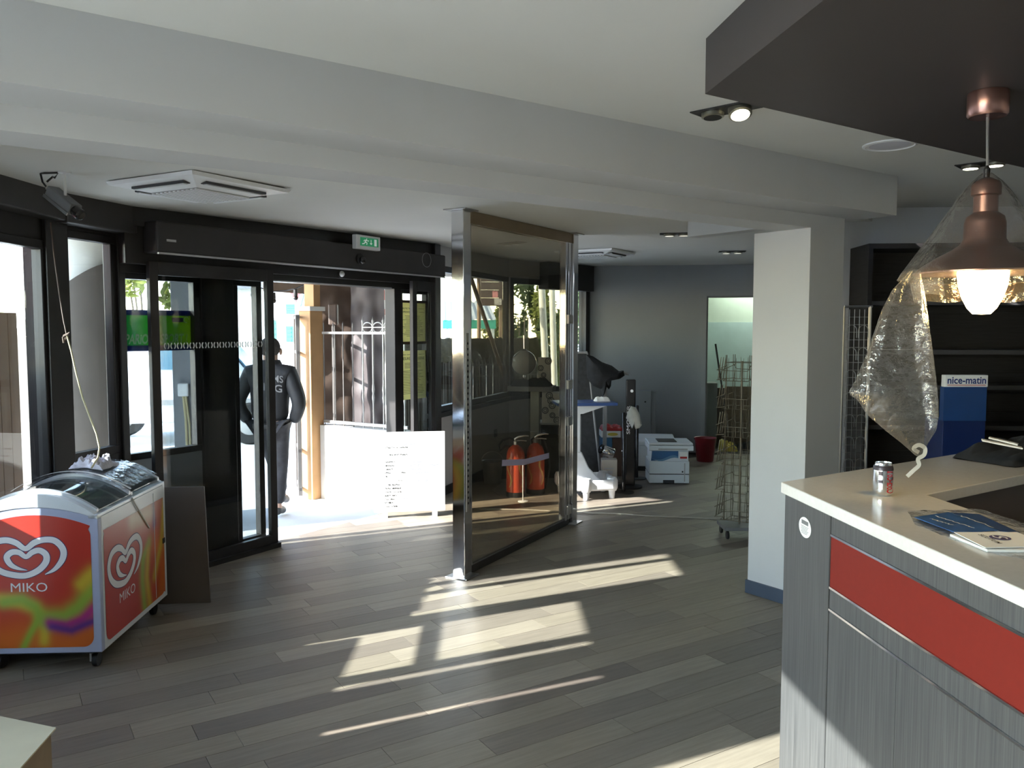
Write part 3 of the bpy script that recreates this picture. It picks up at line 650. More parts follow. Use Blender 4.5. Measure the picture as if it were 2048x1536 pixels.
endwall(-0.004, 0.035, 'freezer_white', 'end_cap', seam)
endwall(LF - 0.035, LF, 'freezer_white', 'rear_panel')
sp = add('side_panel', MB().box(FZ, 0.035, LF - 0.035, -0.03, 0.0, ZF0, ZF1), 'freezer_white', fz, bevel=0.003)
add('side_panel', MB().box(FZ, 0.035, LF - 0.035, -WFZ, -WFZ + 0.03, ZF0, ZF1), 'freezer_white', fz)
add('liner', MB().box(FZ, 0.035, LF - 0.035, -WFZ + 0.03, -0.03, ZF0, 0.42), 'liner', fz)
add('liner_wall', MB().box(FZ, 0.035, LF - 0.035, -0.07, -0.03, 0.42, ZF1 - 0.03).box(FZ, 0.035, LF - 0.035, -WFZ + .03, -WFZ + .07, 0.42, ZF1 - 0.03).box(FZ, LF - .075, LF - .035, -WFZ + .07, -.07, .42, ZF1 + .04), 'freezer_white', fz)
add('plinth', MB().box(FZ, 0.04, LF - 0.04, -WFZ + 0.04, -0.04, 0.075, ZF0), 'black', fz)
for b0 in (-0.045, -WFZ + 0.0): add('lid_rail', MB().box(FZ, -0.004, LF, b0, b0 + 0.045, ZF1, ZF1 + 0.022 if b0 < -.1 else ZF1 + 0.018), 'lid_rail', fz, bevel=0.004)
def curve_bar(a0, a1, h0, h1, nm, m_, par=fz):
    mb = MB(); ts = [i / 24 for i in range(25)]
    P_ = lambda a, t, h: FZ.P(a, -0.02 - t * (WFZ - .04), ZF1 + 0.015 + arch(0.03 + t * .94) + h)
    mb.add([P_(a, t, h) for t in ts for a, h in ((a0, h0), (a1, h0), (a1, h1), (a0, h1))], [(4 * i + k, 4 * i + (k + 1) % 4, 4 * i + 4 + (k + 1) % 4, 4 * i + 4 + k) for i in range(24) for k in range(4)] + [(0, 1, 2, 3), (99, 98, 97, 96)])
    return add(nm, mb, m_, par, smooth=True)
for (a0, a1, h) in ((0.035, 0.47, 0.0), (0.42, LF - 0.03, 0.010)):
    lid = curve_bar(a0 + .02, a1 - .02, h - .002, h + .002, 'glass_lid', 'lid_glass')
    curve_bar(a0, a0 + .022, h - .008, h + .008, 'lid_frame', 'lid_rail', lid); curve_bar(a1 - .022, a1, h - .008, h + .008, 'lid_frame', 'lid_rail', lid)
for a, b in ((0.07, -0.07), (LF - .07, -0.07), (0.07, -WFZ + .07), (LF - .07, -WFZ + .07)):
    cs = add('caster', MB().lathe(FZ.P(a, b + .012, .036), [(0.0, -.012), (.034, -.012), (.036, 0), (.034, .012), (0, .012)], 18, ax=FZ.B), 'black', fz, smooth=True)
    add('fork', MB().box(FZ, a - .02, a + .02, b - .015, b - .005, .03, .078), 'steel', cs)
# printed artwork: smooth colour field on a fine sheet
m, n, p, o = newmat('freezer_print'); va = n.nodes.new('ShaderNodeVertexColor'); va.layer_name = 'print'; n.links.new(va.outputs[0], p.inputs['Base Color']); p.inputs['Roughness'].default_value = 0.32
def segd(q, pl):
    best = 9
    for i in range(len(pl) - 1):
        a, b = Vector(pl[i]), Vector(pl[i + 1]); d = b - a; t = max(0, min(1, (q - a).dot(d) / d.dot(d))); best = min(best, (q - a - d * t).length)
    return best
def sheet(nm, org, X, Y, w, h, rad, bands, base, res=56, bow=0.0):
    """rounded print sheet; bands [(polyline, width, colour)] blended softly"""
    X = Vector(X); Y = Vector(Y); N = X.cross(Y); mb = MB(); cols = []; idx = {}
    def ins(u, v):
        x = min(u * w, w - u * w); y = min(v * h, h - v * h)
        return not (x < rad and y < rad and (rad - x) ** 2 + (rad - y) ** 2 > rad * rad * 1.02)
    nu, nv = res, int(res * h / w)
    def vert(i, j):
        if (i, j) not in idx:
            u, v = i / nu, j / nv; x, y = u * w, v * h
            for cx_, cy_ in ((rad, rad), (w - rad, rad), (rad, h - rad), (w - rad, h - rad)):
                if abs(x - cx_) <= rad and abs(y - cy_) <= rad and (x - w / 2) * (cx_ - w / 2) > 0 and (y - h / 2) * (cy_ - h / 2) > 0 and ((x < rad or x > w - rad) and (y < rad or y > h - rad)):
                    dd = Vector((x - cx_, y - cy_))
                    if dd.length > rad: dd = dd.normalized() * rad; x, y = cx_ + dd.x, cy_ + dd.y
            c = Vector(base(u, v)); q = Vector((u * w / h, v))
            for pl, wd, col_ in bands:
                d = segd(q, [(a * w / h, b) for a, b in pl]); k = math.exp(-(d / wd) ** 2 * 1.2); c = c.lerp(Vector(col_), min(1, k))
            idx[(i, j)] = len(mb.v); mb.v.append(Vector(org) + X * x + Y * (y + bow * 4 * u * (1 - u) * v) + N * 0.0015); cols.append(c)
        return idx[(i, j)]
    for j in range(nv):
        for i in range(nu):
            mb.f.append((vert(i, j), vert(i + 1, j), vert(i + 1, j + 1), vert(i, j + 1)))
    ob = add(nm, mb, 'freezer_print', fz, fix=False)
    at = ob.data.color_attributes.new('print', 'FLOAT_COLOR', 'POINT')
    for i, c in enumerate(cols): at.data[i].color = (c.x, c.y, c.z, 1)
    return ob
RED, ORA, YEL, GRN, PUR, MAG = (.46, .028, .018), (.62, .14, .02), (.62, .45, .04), (.28, .42, .05), (.12, .03, .22), (.42, .03, .20)
fw, fh = WFZ - .075, .600
so_ = FZ.P(0, -WFZ + .038, ZF0 + .03)
sheet('front_print', so_, FZ.B, (0, 0, 1), fw, fh, .05,
      [([(.72, 0), (1.0, .12)], .22, ORA), ([(.0, 0), (.35, .05), (.45, 0)], .20, ORA), ([(.0, .42), (.3, .36), (.48, .30), (.56, .2), (.55, .05)], .05, YEL), ([(.2, .36), (.36, .37), (.48, .31), (.54, .2)], .055, GRN), ([(.36, 0), (.42, .1), (.52, .24)], .035, GRN),
       ([(.60, .23), (.75, .24), (.88, .32), (1.02, .52)], .075, GRN), ([(.60, .19), (.76, .17), (.9, .22), (1.02, .33)], .045, MAG), ([(.62, .16), (.8, .13), (1.02, .22)], .04, PUR), ([(.9, .5), (1.02, .62)], .06, YEL)],
      lambda u, v: Vector(RED).lerp(Vector((.56, .05, .025)), .4 * v), bow=.055)
sh = .565
so2 = FZ.P(.05, 0, ZF0 + .03)
sheet('side_print', so2, FZ.A, (0, 0, 1), LF - .085, sh, .05,
      [([(.62, -.1), (.58, .3), (.60, .5), (.72, .62)], .07, GRN), ([(.72, -.1), (.66, .3), (.70, .55)], .06, YEL), ([(.85, .55), (1.0, .5)], .16, ORA), ([(.80, .25), (.95, .55), (1.02, .95)], .06, YEL), ([(.9, 0), (1.0, .3)], .14, ORA), ([(.82, .78), (.80, 1.0)], .05, PUR), ([(.45, .95), (.75, .92)], .12, (.62, .50, .36))],
      lambda u, v: Vector(RED).lerp(Vector((.50, .20, .13)), max(0, min(1, (v - .55) * 1.7)) * (.5 + .5 * u)))
add('panel_joint', MB().box(FZ, .70, .704, 0.0, .003, ZF0 + .04, ZF1 - .02), 'freezer_white', sp)
def crom(P_, k=6):
    out = []
    for i in range(len(P_) - 1):
        p0, p1, p2, p3 = P_[max(i - 1, 0)], P_[i], P_[i + 1], P_[min(i + 2, len(P_) - 1)]
        for j in range(k):
            t = j / k; out.append(tuple(.5 * ((2 * b) + (c - a) * t + (2 * a - 5 * b + 4 * c - d) * t * t + (-a + 3 * b - 3 * c + d) * t ** 3) for a, b, c, d in zip(p0, p1, p2, p3)))
    return out + [tuple(P_[-1])]
HEART = [(385, 1032, 6), (470, 985, 34), (535, 900, 50), (542, 815, 54), (480, 742, 54), (390, 730, 50), (305, 755, 50), (230, 806, 44), (155, 755, 50), (70, 730, 52), (-30, 752, 54), (-82, 830, 54), (-62, 925, 52), (20, 1000, 52), (130, 1034, 52), (230, 1038, 50), (330, 995, 52), (395, 925, 54), (398, 860, 54), (345, 822, 50), (285, 838, 46), (232, 876, 40), (175, 838, 46), (115, 836, 50), (72, 878, 52), (100, 940, 46), (160, 975, 28), (238, 994, 4)]
def heart_logo(c, X, Y, w, tx):
    X = Vector(X); Y = Vector(Y); N = X.cross(Y); s_ = w / 680.0
    def stroke(extra, lift, m_, nm):
        mb = MB(); pts = crom(HEART); ribbon(mb, [Vector(c) + X * ((x - 230) * s_) + Y * (-(y - 885) * s_) + N * lift for x, y, w_ in pts], [(w_ + extra) * s_ for x, y, w_ in pts], N); return add(nm, mb, m_, fz, fix=False)
    stroke(12, .0022, 'logo_edge', 'heart_outline'); stroke(0, .0028, 'logo_white', 'heart_emblem')
    letters('brand_lettering', 'MIKO', Vector(c) + X * (-135 * s_) + Y * (-297 * s_) + N * .0016, X, Y, 305 * s_, 78 * s_, 'logo_white', fz, bold=.0, depth=.001)
Ff = FZ
hc = FZ.P(0, -WFZ / 2 - .045, .572)
heart_logo(hc, FZ.B, (0, 0, 1), .385, 'MIKO')
heart_logo(FZ.P(.30, 0, .46), FZ.A, (0, 0, 1), .44, 'MIKO')
add('lock', MB().box(FZ, LF - .06, LF - .03, 0, .006, .42, .45), 'black', fz)
# plastic wrap and strap over the lid, and a rag on top
film('clear_wrap', (0.93, 0.94, 0.95), 0.10, 0.06, diff=0.10, bump=0.5)
def lidz(t): return ZF1 + .03 + arch(.03 + t * .94)
def wrapf(u, v):
    a = .36 + u * .50; t = .02 + .96 * v
    return FZ.P(a + .01 * noise.noise((u * 5, v * 6, 1)), -.02 - t * (WFZ - .04), lidz(t) + .010 + .008 * abs(noise.noise((u * 9, v * 14, 3))) )
tag(add('plastic_wrap', MB().grid(wrapf, 40, 40), 'clear_wrap', smooth=True), 'crinkled clear plastic wrap lying over the freezer lid', 'plastic wrap')
mat('strap', (0.72, 0.72, 0.66), 0.3, var=0.05)
mb = MB(); pts = [FZ.P(.40 - .04 * t, -.0 - t * WFZ, lidz(max(0, min(1, t))) + .022) for t in [i / 20 for i in range(21)]]
ribbon(mb, pts, [.028] * 21, (0, 0, 1)); mb2 = [FZ.P(.40, .004, ZF1 + .02), FZ.P(.43, .006, ZF1 - .02), FZ.P(.62, .006, ZF1 - .20)]
mb.tube(mb2, .004, 6)
tag(add('strap', mb, 'strap', fix=False), 'pale plastic strap pulled across the freezer lid', 'strap')
mat('rag', (0.58, 0.56, 0.60), 0.9, var=0.2, scale=30, bump=0.3)
def ragf(u, v):
    a = .50 + .22 * u + .03 * noise.noise((u * 3, v * 3, 9)); t = .30 + .32 * v + .04 * noise.noise((u * 3, v * 4, 5))
    e_ = min(u, 1 - u, v, 1 - v)
    return FZ.P(a, -.02 - t * (WFZ - .04), lidz(t) + .022 + min(1, e_ * 5) * (.016 + .05 * abs(noise.noise((u * 4.2, v * 5, 2))) + .03 * abs(noise.noise((u * 9, v * 10, 7)))))
tag(add('rag', MB().grid(ragf, 34, 34, .004, (0, 0, -1)), 'rag', smooth=True), 'crumpled pale rag lying on the freezer lid', 'rag')
# hanging cable with its knot
mat('cable_dark', (0.08, 0.055, 0.04), 0.6); mat('cable_cream', (0.50, 0.44, 0.26), 0.5)
hang = [(101, 445, 4.60), (108, 510, 4.59), (119, 590, 4.57), (127, 640, 4.55), (133, 668, 4.54)]
low = [(133, 668, 4.54), (142, 700, 4.53), (152, 745, 4.52), (165, 795, 4.5), (180, 835, 4.48), (193, 868, 4.46), (199, 895, 4.44), (196, 915, 4.40), (183, 936, 4.36)]
hc_ = thing('hanging_cable', ony(183, 936, 4.36), 'knotted cream cable hanging down in front of the narrow window', 'cable')
add('lead', MB().tube([ony(*q) for q in hang], .004, 6), 'cable_dark', hc_, smooth=True)
add('tail', MB().tube([ony(*q) for q in low], .005, 6), 'cable_cream', hc_, smooth=True)
add('knot', MB().tube([ony(128, 672, 4.54), ony(137, 666, 4.53), ony(134, 676, 4.55), ony(126, 682, 4.54)], .008, 6).tube([ony(133, 670, 4.54), ony(126, 675, 4.53), ony(128, 686, 4.53)], .006, 6), 'cable_dark', hc_, smooth=True)
# brown board behind the freezer, beige card in the near corner
mat('hardboard', (0.085, 0.065, 0.05), 0.6, var=0.08)
HBp = Fr(tuple(FZ.P(LF + .045, -.25, 0).xy), 88)
bx0 = onz(388, 1200)
HB = Fr((-1.87 - .34, 4.93), 84)
mb = MB(); bl, br = HB.P(0, 0, 0), HB.P(.36, 0, 0); tl, tr_ = HB.P(0, -.11, .70), HB.P(.31, -.11, .70)
mb.extrude([bl, br, tr_, tl], HB.B * -.014)
tag(add('brown_board', mb, 'hardboard', bevel=.002), 'brown board leaning behind the freezer', 'board')
mat('beige_card', (0.62, 0.56, 0.40), 0.8, var=0.05)
zc_ = 0.42
k1, k2, k3 = onz(112, 1455, zc_), onz(0, 1432, zc_), onz(40, 1536, zc_)
kb = [k1, k1 + (k2 - k1) * 3.2, k1 + (k2 - k1) * 3.2 + (k3 - k1) * 5, k1 + (k3 - k1) * 5]
cbx = thing('cardboard_carton', (sum((q for q in kb), Vector()) / 4) * 1.0 - Vector((0, 0, zc_)), 'beige cardboard carton top in the near left corner', 'box')
add('top', MB().prism([(q.x, q.y) for q in kb], zc_ - .005, zc_), 'beige_card', cbx)
ctr = sum((q for q in kb), Vector()) / 4
kk = [ctr + (q - ctr) * .97 for q in kb]
add('sides', MB().prism([(q.x, q.y) for q in kk], 0.0, zc_ - .005), 'cardboard', cbx)
# ------------------------------------------------------------------ chrome-posted glass partition
def FBf(px, Y, az=90.0, z=0.0): return Fr((ony(px, 800, Y).x, Y), az, z)
PT = Fr((-0.337, 5.512), 28.4); LP = 1.765
gp = thing('glass_partition', PT.P(LP / 2, 0, 0), 'bronze glass screen between two chrome posts in mid room', 'partition')
h = .047
for i, a in enumerate((0.0, LP)):
    top = zlow(*PT.P(a, 0, 0).xy) - .001
    po = add('post', MB().box(PT, a - h, a + h, -h, h, 0.008, top - .006), 'chrome', gp, bevel=.004)
    add('base_plate', MB().box(PT, a - .085, a + .085, -.085, .085, 0.0, .008), 'steel', po, bevel=.002)
    add('ceiling_plate', MB().box(PT, a - .085, a + .085, -.085, .085, top - .007, top), 'brushed', po)
add('glazing', MB().box(PT, .09, LP - .15, -.005, .005, .05, 2.40), 'bronze_glass', gp)
add('bottom_channel', MB().box(PT, .05, LP - .06, -.022, .022, .0, .055), 'dark_alu_soft', gp, bevel=.003)
mat('bronze_alu', (0.30, 0.23, 0.15), 0.4, 0.7)
tp = lambda a: zlow(*PT.P(a, 0, 0).xy)
add('top_channel', MB().add([PT.P(a, b, z) for a in (.05, LP - .05) for b, z in ((-.03, tp(a) - .085), (.03, tp(a) - .085), (.03, tp(a) - .002), (-.03, tp(a) - .002))], [(3, 2, 1, 0), (4, 5, 6, 7), (0, 1, 5, 4), (1, 2, 6, 5), (2, 3, 7, 6), (3, 0, 4, 7)]), 'bronze_alu', gp)
add('side_channel', MB().box(PT, .05, .095, -.02, .02, .05, 2.38), 'brushed', gp)
add('end_channel', MB().box(PT, LP - .165, LP - .125, -.03, .03, .05, 2.40), 'chrome', gp, bevel=.003)
add('end_channel', MB().box(PT, LP - .110, LP - .055, -.03, .03, .05, 2.40), 'chrome', gp, bevel=.003)
for z in (.10, .86, 1.17, 1.72): add('hinge', MB().box(PT, LP - .15, LP - .07, .03, .05, z, z + .075), 'steel', gp, bevel=.004)
ss = add('slotted_strip', MB().box(PT, -.02, .012, h, h + .004, .45, 1.65), 'brushed', gp)
mb = MB()
for i in range(30): mb.box(PT, -.012, .004, h + .0035, h + .0052, .50 + i * .037, .515 + i * .037)
tag(add('slots', mb, 'black', ss), kind='stuff')
mat('tape', (0.45, 0.42, 0.60), 0.5)
mb = MB(); ribbon(mb, [PT.P(*(lambda q: (q[0], .007, q[1]))(PT.hit(x, y, .007))) for x, y in ((1004, 926), (1050, 924), (1098, 911))], [.045] * 3, PT.B)
add('tape', mb, 'tape', gp, fix=False)

# ------------------------------------------------------------------ extinguishers and bits below the long window
mat('ext_red', (0.50, 0.075, 0.035), 0.3, var=0.05); mat('label_yellow', (0.62, 0.38, 0.10), 0.5)
def extinguisher(px, py, label, hose_pts):
    c = onz(px, py); t = thing('fire_extinguisher', c, label, 'extinguisher', 'fire extinguishers by the partition')
    r = .092
    add('cylinder', MB().lathe(c, [(r * .9, 0), (r, .01), (r, .40), (r * .93, .44), (r * .72, .485), (.03, .515), (.022, .52)], 26), 'ext_red', t, smooth=True)
    add('foot_ring', MB().lathe(c, [(r + .004, 0), (r + .004, .045), (r, .05)], 26), 'black', t, smooth=True)
    add('valve', MB().lathe(c, [(.022, .515), (.022, .555), (.012, .56), (.012, .58)], 14), 'steel', t, smooth=True)
    lv = MB().tube([c + Vector(q) for q in ((-.01, 0, .575), (.03, -.01, .60), (.09, -.02, .615), (.13, -.02, .61))], [.010, .011, .010, .006], 8)
    lv.tube([c + Vector(q) for q in ((0, 0, .56), (.06, -.01, .565), (.11, -.02, .56))], .006, 8)
    add('lever', lv, 'steel', t, smooth=True)
    add('hose', MB().tube([ony(x, y, c.y + d) for x, y, d in hose_pts], .011, 8), 'black', t, smooth=True)
    mb = MB()
    for ph in (-2.3, -0.9):
        pts = [(ph + .28 * math.sin(k * .75), .10 + .30 * k / 9) for k in range(10)]
        ribbon_pts = [c + Vector((math.cos(a_) * (r + .0015), math.sin(a_) * (r + .0015), z)) for a_, z in pts]
        mb = MB()
        for k in range(9):
            a_, z = pts[k]; a2, z2 = pts[k + 1]
            q = [(a_ - .10, z), (a_ + .10, z), (a2 + .10, z2), (a2 - .10, z2)]
            mb.add([c + Vector((math.cos(x) * (r + .0015), math.sin(x) * (r + .0015), y)) for x, y in q], [(0, 1, 2, 3)])
        add('label_stripe', mb, 'label_yellow', t, fix=False)
    return t
extinguisher(1031, 992, 'red fire extinguisher nearer the long window with bright lever', [(1020, 893, .0), (1010, 892, .02), (1000, 902, .04), (998, 890, .05), (1005, 880, .08), (1020, 876, .10), (1033, 884, .10)])
extinguisher(1071, 986, 'red fire extinguisher nearer the rear chrome post with a looping hose', [(1066, 893, .0), (1062, 880, .0), (1072, 871, .03), (1088, 879, .05), (1097, 905, .06), (1099, 935, .06), (1094, 965, .05), (1090, 978, .04)])
c = onz(1046, 1003)
rd = thing('rod_stand', c, 'thin white rod on a small foot before the extinguishers', 'rod')
add('rod', MB().tube([c, c + Vector((0, 0, .40))], .005, 8), 'white_plastic', rd); add('foot', MB().lathe(c, [(.05, 0), (.05, .006), (.012, .012)], 16), 'white_plastic', rd, smooth=True)
mat('zinc', (0.35, 0.36, 0.38), 0.35, 0.8)
c = onz(985, 966)
bk = thing('metal_pail', c, 'grey metal pail by the dwarf wall', 'pail')
add('body', MB().lathe(c, [(.09, 0), (.115, .24), (.122, .245), (.112, .24), (.085, .01), (0, .01)], 22), 'zinc', bk, smooth=True)
add('handle', MB().tube([c + Vector((.118 * math.cos(t), -.02, .24 + .11 * math.sin(t))) for t in [math.pi * i / 10 for i in range(11)]], .004, 6), 'steel', bk)
so_a, so_z = WA.hit(990, 866, .02)
tag(add('wall_socket', MB().box(WA, so_a - .045, so_a + .045, .02, .034, so_z - .045, so_z + .045), 'mid_grey', bevel=.004), 'dark square wall socket on the dwarf wall', 'socket')
# pale lead across the floor
mat('lead', (0.45, 0.42, 0.36), 0.6)
tag(add('floor_cable', MB().tube([onz(x, y, .007) for x, y in ((960, 1018), (1040, 1019), (1105, 1022), (1150, 1025), (1230, 1027), (1300, 1032), (1380, 1035), (1440, 1038), (1490, 1034), (1530, 1020))], .006, 6), 'lead', smooth=True), 'pale cable trailing across the floor behind the partition', 'cable')

# ------------------------------------------------------------------ rear area
# high table with jackets, globe, patterned boxes
TB = FBf(1016, 9.45, 100)
tz = ony(1060, 772, 9.45).z; tw = .52
tb = thing('high_table', TB.P(tw / 2, -.2, 0), 'grey high table with black coats heaped on it', 'table')
add('table_top', MB().box(TB, 0, tw, -.30, 0.03, tz - .06, tz), 'mid_grey', tb, bevel=.004)
mat('pale_leg', (0.42, 0.43, 0.38), 0.6)
for a0 in (tw * .47, ): add('leg', MB().box(TB, a0, a0 + .10, -.20, -.10, 0, tz - .06), 'pale_leg', tb)
add('leg', MB().box(TB, .44, .49, -.28, -.23, 0, tz - .06), 'pale_leg', tb)
mat('coat', (0.012, 0.013, 0.016), 0.9, var=0.3, scale=20, bump=0.4)
def heap(name, fr, a0, a1, b0, b1, z0, hgt, seed, m_, label, cat, n_=26):
    def f(u, v):
        e_ = max(0, min(1, 5 * min(u, 1 - u, v, 1 - v)))
        k = .55 + .45 * noise.noise((u * 2.3 + seed, v * 2.1, seed)) + .25 * noise.noise((u * 7, v * 7, seed + 3))
        return fr.P(a0 + (a1 - a0) * u + .03 * noise.noise((u * 4, v * 4, seed + 9)), b0 + (b1 - b0) * v, z0 + .003 + e_ ** .6 * hgt * max(.15, k))
    mb = MB().grid(f, n_, n_); 
    base = [fr.P(a0 + (a1 - a0) * u, b0 + (b1 - b0) * v, z0) for u, v in ((0, 0), (1, 0), (1, 1), (0, 1))]
    mb.add(base, [(3, 2, 1, 0)])
    return tag(add(name, mb, m_, smooth=True), label, cat)
heap('coat_heap', TB, .04, tw - .02, -.10, .06, tz, .12, 1.3, 'coat', 'black coats heaped on the high table', 'coat')
gc = ony(1048, 725, 9.62); gr_ = .145
gl = thing('globe_lamp', gc - Vector((0, 0, gr_ + .03)), 'grey glass globe lamp on the high table', 'lamp')
mat('globe_glass', (0.33, 0.33, 0.31), 0.12, var=0.02)
add('globe', MB().ball(gc, gr_, n=28, m=18), 'globe_glass', gl, smooth=True)
add('stem', MB().tube([gc - Vector((0, 0, gr_ + .03)), gc - Vector((0, 0, gr_ - .01))], .018, 10), 'chrome', gl, smooth=True)
add('top_stem', MB().tube([gc + Vector((0, 0, gr_ - .01)), gc + Vector((0, 0, gr_ + .17))], .008, 8), 'chrome', gl, smooth=True)
add('cap', MB().lathe(gc + Vector((0, 0, gr_ - .012)), [(.035, 0), (.03, .02), (.01, .028)], 16), 'black', gl, smooth=True)
add('cord', MB().tube([gc + Vector((0, -.01, gr_ + .01)), gc + Vector((-.06, -.06, gr_ - .03)), gc + Vector((-.13, -.08, .06)), gc + Vector((-.15, -.05, -.06)), gc + Vector((-.11, -.08, -.15))], .005, 6), 'black', gl, smooth=True)
mat('pattern_white', (0.50, 0.50, 0.48), 0.7, var=0.04)
def patterned(name, px, Y, w, d, z0, hgt, label, n_):
    fr = FBf(px, Y, 92); t = thing(name, fr.P(w / 2, -d / 2, z0), label, 'box', 'ring-patterned cartons')
    add('carton', MB().box(fr, 0, w, -d, 0, z0, z0 + hgt), 'pattern_white', t, bevel=.003)
    r2 = random.Random(n_)
    for i in range(n_):
        ca, cz, rr = w * (.15 + .7 * r2.random()), z0 + hgt * (i + .5) / n_, .024 + .014 * r2.random()
        mb = MB()
        for q in (1, .5): ribbon(mb, [fr.P(ca + rr * q * math.cos(t_), .001, cz + rr * q * math.sin(t_)) for t_ in [2 * math.pi * k / 14 for k in range(15)]], [.009 * q + .003] * 15, fr.B)
        add('printed_ring', mb, 'ink', t, fix=False)
patterned('ring_carton', 1076, 9.52, .15, .10, tz, ony(1090, 715, 9.52).z - tz, 'white carton printed with rings on the high table', 4)
cz0 = ony(1100, 846, 9.2).z
CBf = FBf(1082, 9.2, 92)
cbx_ = thing('dark_cabinet', CBf.P(.13, -.15, 0), 'black low cabinet with grey top behind the rear post', 'cabinet')
add('body', MB().box(CBf, 0, .26, -.3, 0, 0, cz0 - .02), 'black', cbx_, bevel=.003); add('top', MB().box(CBf, -.01, .27, -.31, .01, cz0 - .02, cz0 + .003), 'grey_plastic', cbx_, bevel=.003); add('door', MB().box(CBf, .01, .25, .0, .008, .03, cz0 - .04), 'black_gloss', cbx_)
patterned('ring_carton', 1084, 9.2, .24, .25, cz0 + .004, ony(1100, 787, 9.2).z - cz0, 'white carton printed with rings on the black cabinet', 6)
# dark A-board and black cloth hung over a stand
AB = FBf(1150, 8.95, 86)
at = ony(1165, 706, 8.95).z
ab = thing('chalkboard_stand', AB.P(.13, -.15, 0), 'dark grey folding pavement board behind the blue-topped stand', 'sign board')
mat('slate', (0.045, 0.047, 0.05), 0.7, var=0.25, scale=25)
mb = MB().add([AB.P(.08, .05, 0), AB.P(.28, .05, 0), AB.P(.15, -.14, at), AB.P(.0, -.14, at), AB.P(.08, .075, 0), AB.P(.28, .075, 0), AB.P(.15, -.115, at), AB.P(.0, -.115, at)], [(0, 1, 2, 3), (7, 6, 5, 4), (0, 4, 5, 1), (1, 5, 6, 2), (2, 6, 7, 3), (3, 7, 4, 0)])
add('front_leaf', mb, 'slate', ab)
add('edge_frame', MB().tube([AB.P(.28, .07, 0), AB.P(.15, -.12, at)], .012, 8).tube([AB.P(.15, -.12, at), AB.P(.0, -.12, at)], .014, 8), 'grey_plastic', ab)
mb = MB().add([AB.P(.08, -.35, 0), AB.P(.28, -.35, 0), AB.P(.15, -.15, at), AB.P(.0, -.15, at)], [(0, 1, 2, 3)]); add('rear_leaf', mb, 'slate', ab)
PS = FBf(1210, 9.12)
st = thing('grey_stand', PS.P(0, 0, 0), 'slim grey stand carrying a black cloth', 'stand')
add('pole', MB().box(PS, -.02, .02, -.02, .02, .02, 1.30), 'grey_plastic', st); add('foot', MB().box(PS, -.16, .16, -.16, .16, 0, .02), 'grey_plastic', st, bevel=.004); add('top_bar', MB().tube([PS.P(-.05, 0, 1.28), PS.P(.26, 0, 1.17)], .014, 8), 'grey_plastic', st)
outl = [(1172, 708), (1186, 712), (1204, 724), (1224, 732), (1238, 742), (1247, 741), (1249, 752), (1240, 757), (1223, 761), (1222, 773), (1218, 780), (1213, 774), (1208, 790), (1204, 797), (1202, 778), (1194, 776), (1186, 772), (1180, 764), (1174, 755)]
P3 = [ony(x, y, 9.0) for x, y in outl]; cc_ = sum(P3, Vector()) / len(P3); mb = MB(); nO = len(P3)
rings = []
for k, (sc_, dy) in enumerate(((1, 0), (.86, -.07), (.6, -.11), (.25, -.125))):
    rings.append([cc_ + (q - cc_) * sc_ + Vector((0, dy + .02 * noise.noise(q * 9 + Vector((k, 0, 0))), .012 * noise.noise(q * 14))) for q in P3])
back = [[q + Vector((0, .0 - 2 * (q.y - 9.0), 0)) for q in r__] for r__ in rings[1:]]
allr = list(reversed(back)) + rings
mb.add([q for r__ in allr for q in r__], [(i * nO + j, i * nO + (j + 1) % nO, (i + 1) * nO + (j + 1) % nO, (i + 1) * nO + j) for i in range(len(allr) - 1) for j in range(nO)] + [tuple(range(nO - 1, -1, -1)), tuple((len(allr) - 1) * nO + j for j in range(nO))])
tag(add('black_cloth', mb, 'coat', smooth=True), 'black cloth draped over the slim grey stand', 'cloth')
# pedestal with blue top
PB = FBf(1147, 8.05, 84)
pd = thing('pedestal_stand', PB.P(.2, -.2, 0), 'white moulded pedestal stand with a blue tray top', 'stand')
bt = ony(1190, 806, 8.05).z
mat('tray_blue', (0.05, 0.10, 0.28), 0.35, var=0.05); mat('ped_white', (0.72, 0.74, 0.76), 0.35, var=0.02); mat('ped_grey', (0.30, 0.32, 0.34), 0.45)
add('tray_top', MB().slab(PB, [(-.16, bt - .03), (.44, bt - .03), (.44, bt), (-.16, bt)], -.36, .02), 'tray_blue', pd, bevel=.006)
add('tray_bracket', MB().slab(PB, [(.0, bt - .11), (.10, bt - .11), (.34, bt - .031), (-.06, bt - .031)], -.28, -.02), 'ped_white', pd)
add('column', MB().box(PB, .0, .085, -.20, -.06, .30, bt - .09), 'ped_white', pd, bevel=.008)
add('column_grey_side', MB().box(PB, .085, .092, -.185, -.075, .34, bt - .14), 'ped_grey', pd)  # grey plate over one side of the white column
add('gusset', MB().slab(PB, [(-.02, .16), (.30, .16), (.17, .30), (.095, .46), (-.02, .46)], -.24, -.05), 'ped_white', pd, bevel=.012)
tr = MB()
o4 = [(-.10, -.40), (.40, -.40), (.44, -.2), (.40, .06), (.12, .10), (-.10, .04)]
def rp(sc_, z): return [PB.P(.15 + (a - .15) * sc_, -.17 + (b + .17) * sc_, z) for a, b in o4]
Rr = [rp(.86, .085), rp(1.0, .10), rp(1.0, .19), rp(.93, .20), rp(.85, .125)]
tr.add([q for r__ in Rr for q in r__], [(i * 6 + j, i * 6 + (j + 1) % 6, (i + 1) * 6 + (j + 1) % 6, (i + 1) * 6 + j) for i in range(4) for j in range(6)] + [(5, 4, 3, 2, 1, 0), tuple(24 + j for j in range(6))])
add('base_tray', tr, 'ped_white', pd, bevel=.012)
